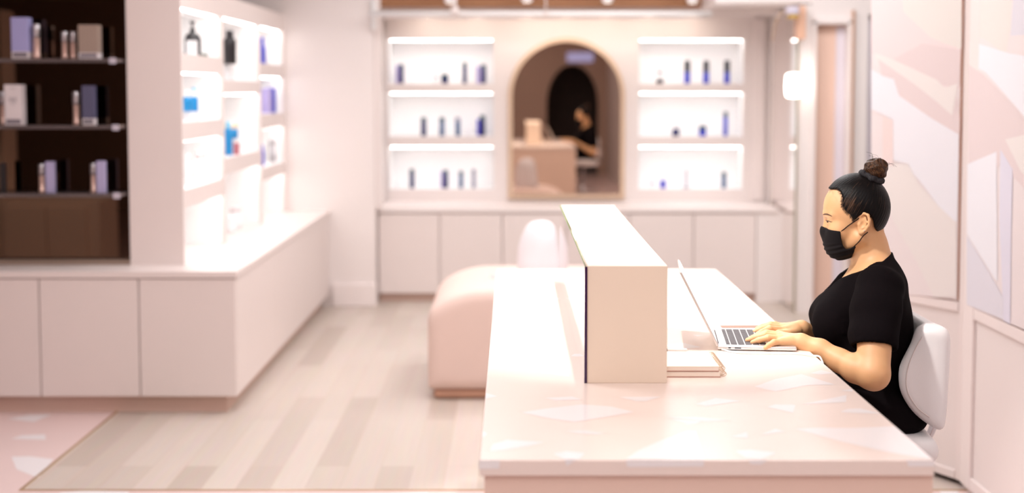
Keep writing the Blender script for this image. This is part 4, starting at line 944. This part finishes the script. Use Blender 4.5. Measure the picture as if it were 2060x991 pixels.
M_CLOTH = mat('black cotton', srgb(17, 13, 15), 0.9, spec=0.04, bump=0.12, bscale=700)
M_MASK = mat('black mask fabric', srgb(26, 23, 25), 0.8, spec=0.12, bump=0.08, bscale=900)
pr = thing('person', (0.95, PM, 0.0), 'woman in black scrubs and black face mask, hair in a bun, typing at the desk', 'person')
V, Q = sculpt(body, 0.0020, relax=1)
bodyo = mesh_obj('body', V, Q, M_SKIN, pr)

# ---- shirt with V neck and short sleeves
zV, zT = float(T(1688, 583)[2]), float(T(1742, 518)[2])
bk0, bk1 = T(1796, 501), T(1738, 531)
def neckcut(P, *_):
    dy = np.abs(P[:, 1] - float(T.c[1])); z = P[:, 2]
    w = 0.074 * np.clip((z - zV) / (zT - zV), -1, 1.5)
    d1 = np.maximum((dy - w) * 0.75, P[:, 0] - float(T(1768, 520)[0]))
    e = bk1 - bk0; n = np.array((-e[2], e[0])); n = n / np.sqrt((n * n).sum()); n = -n if n[1] > 0 else n
    d2 = np.maximum((P[:, [0, 2]] - bk0[[0, 2]]) @ n, dy - 0.085)
    return np.minimum(d1, d2)
cut = T.node(Node(neckcut, [-3] * 3, [5] * 3))
cut.lo, cut.hi = np.array([-BIG] * 3, np.float32), np.array([BIG] * 3, np.float32)
def sleeve(ax, rs=(.060, .062, .0575, .0535)):
    o = chain(ax, rs, 0.02)
    a, b = ax[-2], ax[-1]; d = (b - a) / np.sqrt(((b - a) ** 2).sum())
    hem = half(b - d * 0.010, d)
    hollow = inter(chain([a, b + d * 0.05], [.0465, .0470]), half(b - d * 0.045, -d))
    return inter(o, hem, 0.004), hollow
sL, hL = sleeve([S(1768, 580, -.146), S(1762, 625, -.184), S(1758, 672, -.216), S(1757, 706, -.234)])
sR, hR = sleeve([S(1769, 580, .150), S(1765, 625, .190), S(1762, 672, .216), S(1759, 705, .232)])
trunk = U([off(torso, 0.003), off(hips, 0.004)], 0.035)
trunk = U([trunk, off(neck, 0.0025)], 0.02)
folds = lambda P: 0.0020 * np.sin(70 * (P[:, 2] * .75 + P[:, 0] * .6) + 3.0 * np.sin(22 * P[:, 1] + 9 * P[:, 2])) * np.clip((1.0 - P[:, 2]) / .12, 0, 1) + 0.0012 * np.sin(46 * P[:, 0] - 64 * P[:, 2] + 30 * P[:, 1])
shirt = U([trunk, sL, sR], 0.014)
shirt = sub(sub(shirt, hL), hR)
shirt = warp(shirt, folds)
shirt = inter(sub(shirt, cut, 0.003), half((0, 0, 0.70), (0, 0, -1)), 0.01)
V, Q = sculpt(shirt, 0.0032, relax=2); so = mesh_obj('scrub_top', V, Q, M_CLOTH, pr)
# ---- trousers and shoes
kneeL, kneeR = np.array((.640, PM - .12, .715), np.float32), np.array((.640, PM + .12, .715), np.float32)
leg = []
for s, k in ((-1, kneeL), (1, kneeR)):
    leg += [cone(S(1778, 822) + A(0, s * .085, 0.0), k, .088, .064), cone(k, np.array((.70, PM + s * .10, .34), np.float32), .062, .045)]
tr = U([hips] + leg, 0.035)
tr = inter(tr, U([half((0, 0, 0.662), (0, 0, -1)), half((.72, 0, 0), (1, 0, 0))]), 0.03)
tr = inter(tr, half((0, 0, 0.335), (0, 0, -1)), 0.008)
V, Q = sculpt(tr, 0.006, relax=2); mesh_obj('trousers', V, Q, M_CLOTH, pr)
M_SHOE = mat('black shoe', srgb(28, 26, 28), 0.5)
for s in LR:
    V, Q = sculpt(inter(U([cone((.715, PM + s * .10, .325), (.60, PM + s * .105, .305), .040, .030), cone((.715, PM + s * .10, .33), (.705, PM + s * .10, .37), .038, .040)], 0.02), half((0, 0, .283), (0, 0, -1)), .006), 0.005, relax=2)
    mesh_obj('shoe', V, Q, M_SHOE, pr)

# ---- hair, bun, scrunchie
side = lambda P: np.stack([1030 + F * P[:, 0] / (P[:, 1] * _c - (P[:, 2] - CH) * _s), PPY - F * (P[:, 1] * _s + (P[:, 2] - CH) * _c) / (P[:, 1] * _c - (P[:, 2] - CH) * _s)], 1) / 758.0
hp = [(1640, 384), (1671, 380), (1684, 378), (1691, 384), (1695, 396), (1694, 408), (1698, 417), (1709, 426), (1716, 437), (1720, 437), (1727, 429), (1738, 424), (1749, 428), (1754, 440), (1756, 452), (1762, 463), (1768, 466), (1776, 461), (1830, 452), (1830, 300), (1640, 300)]
hx = lambda P: P[:, [0, 2]]
hpoly = extr([tuple(H(x, y)[[0, 2]]) for x, y in hp], hx)
hv = U([off(cran, 0.0052), off(fore, 0.0030), ell(H(1737, 418), (0.064, 0.068, 0.072)), ell(H(1746, 443), (0.036, 0.055, 0.030))], 0.018)
bunc, bunb = H(1757, 341), H(1741, 372)
axb = (bunc - bunb) / np.sqrt(((bunc - bunb) ** 2).sum()); e1 = np.array((axb[2], 0, -axb[0]), np.float32); e2 = np.cross(axb, e1)
def strands(P):
    q = P - bunb; a = np.arctan2(q @ e2, q @ e1); return a, np.sqrt((q * q).sum(1))
def hairwarp(P):
    a, r = strands(P); return 0.00035 * np.sin(a * 61 + 8 * r / .1) + 0.0003 * np.sin(a * 103 + 2 + 14 * r)
hair = inter(warp(hv, hairwarp), hpoly, 0.004)
def hair_mat(name, c0, c1, lo, hi, temple=False):
    m = bpy.data.materials.new(name); m.use_nodes = True; nt = m.node_tree; b = nt.nodes['Principled BSDF']
    at = nt.nodes.new('ShaderNodeAttribute'); at.attribute_name = 'strand'; nz = nt.nodes.new('ShaderNodeTexNoise'); nz.inputs['Scale'].default_value = 1.0; nz.inputs['Detail'].default_value = 4; nz.inputs['Roughness'].default_value = 0.65
    cr = nt.nodes.new('ShaderNodeValToRGB'); cr.color_ramp.elements[0].color = (*srgb(*c0), 1); cr.color_ramp.elements[1].color = (*srgb(*c1), 1); cr.color_ramp.elements[0].position = lo; cr.color_ramp.elements[1].position = hi
    bp = nt.nodes.new('ShaderNodeBump'); bp.inputs['Strength'].default_value = 0.4; bp.inputs['Distance'].default_value = 0.002
    if temple:
        a2 = nt.nodes.new('ShaderNodeAttribute'); a2.attribute_name = 'thin'; sp = nt.nodes.new('ShaderNodeSeparateXYZ'); ad = nt.nodes.new('ShaderNodeMath'); ad.operation = 'MULTIPLY_ADD'; ad.inputs[1].default_value = 0.20
        nt.links.new(a2.outputs['Vector'], sp.inputs[0]); nt.links.new(sp.outputs[0], ad.inputs[0]); nt.links.new(nz.outputs['Fac'], ad.inputs[2]); nt.links.new(ad.outputs[0], cr.inputs['Fac'])
    L = nt.links.new; L(at.outputs['Vector'], nz.inputs['Vector']); (None if temple else L(nz.outputs['Fac'], cr.inputs['Fac'])); L(cr.outputs['Color'], b.inputs['Base Color']); L(nz.outputs['Fac'], bp.inputs['Height']); L(bp.outputs['Normal'], b.inputs['Normal'])
    b.inputs['Roughness'].default_value = 0.40; b.inputs['Specular IOR Level'].default_value = 0.12
    return m
V, Q = sculpt(hair, 0.0020, relax=1)
a, r = strands(V)
ho = mesh_obj('hair', H.world(V), Q, hair_mat('black hair', (9, 7, 8), (124, 92, 72), 0.60, 1.02, True), pr, {'thin': np.repeat(np.clip(1 - np.sqrt(((V[:, [0, 2]] - H(1713, 408)[[0, 2]]) ** 2).sum(1)) / .034, 0, 1)[:, None], 3, 1), 'strand': np.stack([np.cos(a) * 26, np.sin(a) * 26, r * 30], 1)})
def bunwarp(P):
    q = P - bunc; a = np.arctan2(q @ e2, q @ e1); h = q @ axb
    return 0.0022 * np.sin(3 * a + h * 160) + 0.0012 * np.sin(7 * a - h * 230)
bun = warp(U([ell(bunc, (.0300, .031, .0275)), ell(bunc + A(.006, .0, .004), (.026, .026, .026))], 0.01), bunwarp)
V, Q = sculpt(bun, 0.0016, relax=1); q = V - bunc; a = np.arctan2(q @ e2, q @ e1); h = q @ axb
mesh_obj('bun', H.world(V), Q, hair_mat('dark brown bun hair', (30, 20, 16), (112, 76, 50), 0.42, 0.75), ho, {'strand': np.stack([np.cos(a + h * 40) * 9, np.sin(a + h * 40) * 9, h * 190], 1)})
rg = H(1750, 356); sc = []
ax2 = np.array((math.sin(math.radians(24)), 0, math.cos(math.radians(24))), np.float32); f1 = np.array((ax2[2], 0, -ax2[0]), np.float32); f2 = np.array((0, 1, 0), np.float32)
pts = [rg + f1 * (.0255 + .003 * math.sin(7 * t)) * math.cos(t) + f2 * (.0255 + .003 * math.sin(7 * t)) * math.sin(t) + ax2 * .0028 * math.sin(9 * t) for t in [2 * PI * k / 40 for k in range(41)]]
scr = warp(U([cone(pts[i], pts[i + 1], .0072 + .0016 * math.sin(i * 1.9), .0072 + .0016 * math.sin((i + 1) * 1.9)) for i in range(40)], 0.003), lambda P: 0.001 * np.sin(P[:, 0] * 900) * np.sin(P[:, 1] * 800))
V, Q = sculpt(scr, 0.0018, relax=1); mesh_obj('scrunchie', H.world(V), Q, mat('black scrunchie cloth', srgb(22, 18, 24), 0.8), ho)

# ---- face mask and its ear loops
mk_ = U([off(head, 0.0028), ell(H(1694, 480), (0.0495, 0.0610, 0.046)), ell(H(1674, 465), (0.0215, 0.024, 0.020)), ell(H(1695, 499), (0.042, 0.053, 0.0310))], 0.014)
mp = [(1640, 453), (1655, 456), (1668, 459), (1691.5, 461), (1693, 475), (1697, 491), (1703, 498), (1711, 496), (1719.5, 490), (1722, 492), (1713.5, 521), (1713, 532), (1640, 532)]
mpoly = extr([tuple(H(x, y)[[0, 2]]) for x, y in mp], hx)
pw = lambda P: 0.0011 * np.sin((P[:, 2] * 0.93 - P[:, 0] * 0.30) * 2 * PI / 0.0125) * np.clip((1.152 - P[:, 2]) / .01, 0, 1)
mask = inter(warp(mk_, pw), mpoly, 0.003)
V, Q = sculpt(mask, 0.0018, relax=1); mo = mesh_obj('face_mask', H.world(V), Q, M_MASK, pr)
def on_surface(node, px, py, lift=0.0006):
    """first point of the head (frame H) seen from her left side, lifted a little"""
    ys = np.arange(-0.14, 0.02, 0.0004, dtype=np.float32); P = np.repeat(H(px, py)[None, :], len(ys), 0); P[:, 1] += ys
    v = node.ev(P, P.mean(0), 1.0); return P[int(np.argmax(v < lift))]
hc = float(H.c[1])
def near(p): return Vector(H.world(np.asarray(p)[None, :])[0])
def mir(p): p = np.array(p); p[1] = 2 * hc - p[1]; return near(p)
hd = U([head, ear(-1)], 0.004)
l1 = [H(1690.5, 462.5, -.0605)] + [on_surface(hd, x, y, .0012) for x, y in ((1698, 457), (1706, 450), (1715, 443), (1724, 436))] + [H(1732, 428, -.068), H(1742, 425, -.069), H(1750, 432, -.066)]
l2 = [H(1718, 491.5, -.052)] + [on_surface(hd, x, y, .0014) for x, y in ((1724, 484.5), (1729, 478))] + [H(1735, 469, -.069), H(1744, 461, -.068)]
for l in (l1, l2):
    for fn in (near, mir): MB().tube(spline([fn(p) for p in l], 5), 0.0012, 8).build('ear_loop', M_MASK, mo)
# ---- brows, eyes, lashes, ear studs
M_BROW = mat('brown brow hair', srgb(84, 60, 48), 0.8); M_LASH = mat('dark lash', srgb(44, 32, 30), 0.7)
for name, pts, rs, m_ in (('eyebrow', [(1657.5, 431.5), (1661, 429.6), (1666, 429.0), (1671, 430.4), (1674.5, 432)], [.0008, .0017, .0018, .0013, .0005], M_BROW), ('eyelash', [(1662, 443.4), (1664.5, 442.2), (1668.5, 442.4), (1672.5, 443.8), (1675.5, 443.6)], [.0004, .0009, .0010, .0008, .0003], M_LASH)):
    L_ = [on_surface(head, x, y, .0004) for x, y in pts]
    for fn in (near, mir): MB().tube([fn(p) for p in L_], rs, 8).build(name, m_, bodyo)
wh = [on_surface(head, x, y, .0005) for x, y in ((1662.5, 444.2), (1665, 443.0), (1669, 443.2), (1672, 444.4), (1669, 445.5), (1665, 445.5))]
ir = [on_surface(head, 1666.2 + 1.9 * math.cos(t), 444.3 + 1.3 * math.sin(t), .0008) for t in [2 * PI * k / 12 for k in range(12)]]
for fn in (near, mir):
    MB().poly([fn(p) for p in wh]).poly([fn(p) for p in ir], 1).build('eye', [mat('eye white', srgb(190, 156, 138), 0.35), mat('dark iris', srgb(40, 26, 22), 0.2)], bodyo)
p = on_surface(hd, 1737, 458, .001)
for q in (near(p), mir(p)): MB().lathe([(.0004, -.0017), (.0014, -.001), (.0018, 0), (.0014, .001), (.0004, .0017)], q, 12).build('ear_stud', M_CHROME, bodyo)
# ---- loose fine hairs along the temple and nape
M_FINE = mat('fine dark hair', srgb(40, 28, 24), 0.5); rh = random.Random(11); fh = MB()
edge = [(1671, 380), (1680, 379), (1690, 381), (1695, 392), (1694, 404), (1697, 415), (1706, 423), (1714, 434), (1718, 438)]
for k in range(260):
    u = rh.uniform(0, len(edge) - 1.001); i = int(u); f = u - i; x = edge[i][0] * (1 - f) + edge[i + 1][0] * f; y = edge[i][1] * (1 - f) + edge[i + 1][1] * f
    tx, ty = 1745, 360; d = math.hypot(tx - x, ty - y); dx, dy_ = (tx - x) / d, (ty - y) / d; a = rh.uniform(1, 6.5) if i > 1 else rh.uniform(0.3, 2); b = rh.uniform(5, 16); sw = rh.uniform(-2, 2)
    pts = [on_surface(head, x - dx * a + sw * .6, y - dy_ * a + abs(sw) * .5, .0003), on_surface(head, x, y, .0014), on_surface(hv, x + dx * b, y + dy_ * b, .0006)]
    fh.tube(spline([near(p) for p in pts], 3), [.00008] + [.00022] * 5 + [.00012], 4)
tagged = fh.build('fine_hairs', M_FINE, ho); tagged['kind'] = 'stuff'
# flyaway strands on top of the bun
fb = MB()
for k in range(16):
    a = rh.uniform(0, 2 * PI); s0 = bunc + (e1 * math.cos(a) + e2 * math.sin(a)) * .018 + axb * .018; L0 = rh.uniform(.008, .022)
    q = [s0, s0 + (e1 * math.cos(a) + e2 * math.sin(a)) * L0 * .6 + axb * L0 * .8, s0 + (e1 * math.cos(a + .5) + e2 * math.sin(a + .5)) * L0 * 1.3 + axb * L0 * .7]
    fb.tube(spline([near(p) for p in q], 4), .00025, 4)
fo = fb.build('flyaway_hairs', M_FINE, ho); fo['kind'] = 'stuff'
# ------------------------------------------------------------------ lamps
def lamp(name, kind, loc, energy, col, tgt=None, **k):
    l = bpy.data.lights.new(name, kind); l.energy = energy; l.color = col
    for a, b in k.items(): setattr(l, a, b)
    o = bpy.data.objects.new(name, l); o.location = loc; COL.objects.link(o)
    if tgt is not None: o.rotation_euler = (Vector(tgt) - Vector(loc)).to_track_quat('-Z', 'Y').to_euler()
    return o
WARM = (1.0, 0.965, 0.91); NEUT = (0.985, 0.99, 1.0)
lamp('desk_spot', 'SPOT', (0.31, 3.40, 2.96), 100, WARM, (0.31, 3.47, 0.89), spot_size=math.radians(31), spot_blend=0.7, shadow_soft_size=0.03)
lamp('desk_spot', 'SPOT', (0.31, 4.30, 2.96), 300, WARM, (0.31, 4.40, 0.89), spot_size=math.radians(40), spot_blend=0.9, shadow_soft_size=0.03)
lamp('track_spot', 'SPOT', (-0.55, 2.7, 2.92), 138, (1.0, 0.96, 0.9), (0.86, 3.5, 1.16), spot_size=math.radians(26), spot_blend=0.8, shadow_soft_size=0.06)
for px in (860, 960, 1062, 1140, 1220, 1306, 1392):
    x = aty(px, 40, 10.14)[0]; lamp('bay_downlight', 'SPOT', (x, 10.12, 2.092), 2.2, (1.0, 0.88, 0.74), (x, 10.43, 1.97), spot_size=math.radians(130), spot_blend=1.0, shadow_soft_size=0.025)
for (x, y, e) in ((-0.45, 8.3, 9), (0.9, 8.3, 15), (-0.5, 6.4, 13), (1.0, 6.6, 17), (2.3, 7.7, 24), (0.45, 5.5, 18)):  # unseen area lights added overhead as ambient fill
    lamp('ceiling_fill', 'AREA', (x, y, 2.97), e, NEUT, (x, y, 0), shape='SQUARE', size=0.9)
for (x, y, e) in ((-1.2, 4.0, 26), (0.9, 2.0, 5), (-0.4, 0.6, 12), (-1.8, 1.6, 23), (1.1, 0.4, 12), (0.0, -2.4, 11)):  # more added fill, unseen, around and behind the camera
    lamp('ceiling_fill', 'AREA', (x, y, 2.97), e, NEUT, (x, y, 0), shape='SQUARE', size=0.9)
lamp('sideboard_fill', 'SPOT', (-3.7, 4.2, 2.9), 260, NEUT, (-3.7, 2.5, 0.35), spot_size=math.radians(34), spot_blend=0.7, shadow_soft_size=0.05)  # unseen spot added to brighten the sideboard for its reflection
w = bpy.data.worlds.new('room air'); w.use_nodes = True; w.node_tree.nodes['Background'].inputs['Color'].default_value = (0.9, 0.78, 0.72, 1); w.node_tree.nodes['Background'].inputs['Strength'].default_value = 0.05
SC.world = w
# ------------------------------------------------------------------ camera
cd = bpy.data.cameras.new('camera'); cd.sensor_width = 36.0; cd.lens = F / 2060.0 * 36.0; cd.shift_y = -(495.5 - PPY) / 2060.0
cam = bpy.data.objects.new('camera', cd); cam.location = (0, 0, CH); cam.rotation_euler = (PI / 2 - TH, 0, 0); COL.objects.link(cam); SC.camera = cam
cd.dof.use_dof = True; cd.dof.focus_distance = 3.42; cd.dof.aperture_fstop = 1.75
cd.clip_start = 0.05
vs = SC.view_settings; vs.view_transform = 'Standard'; vs.look = 'None'; vs.exposure = 0.55; vs.gamma = 1.0; vs.use_curve_mapping = False
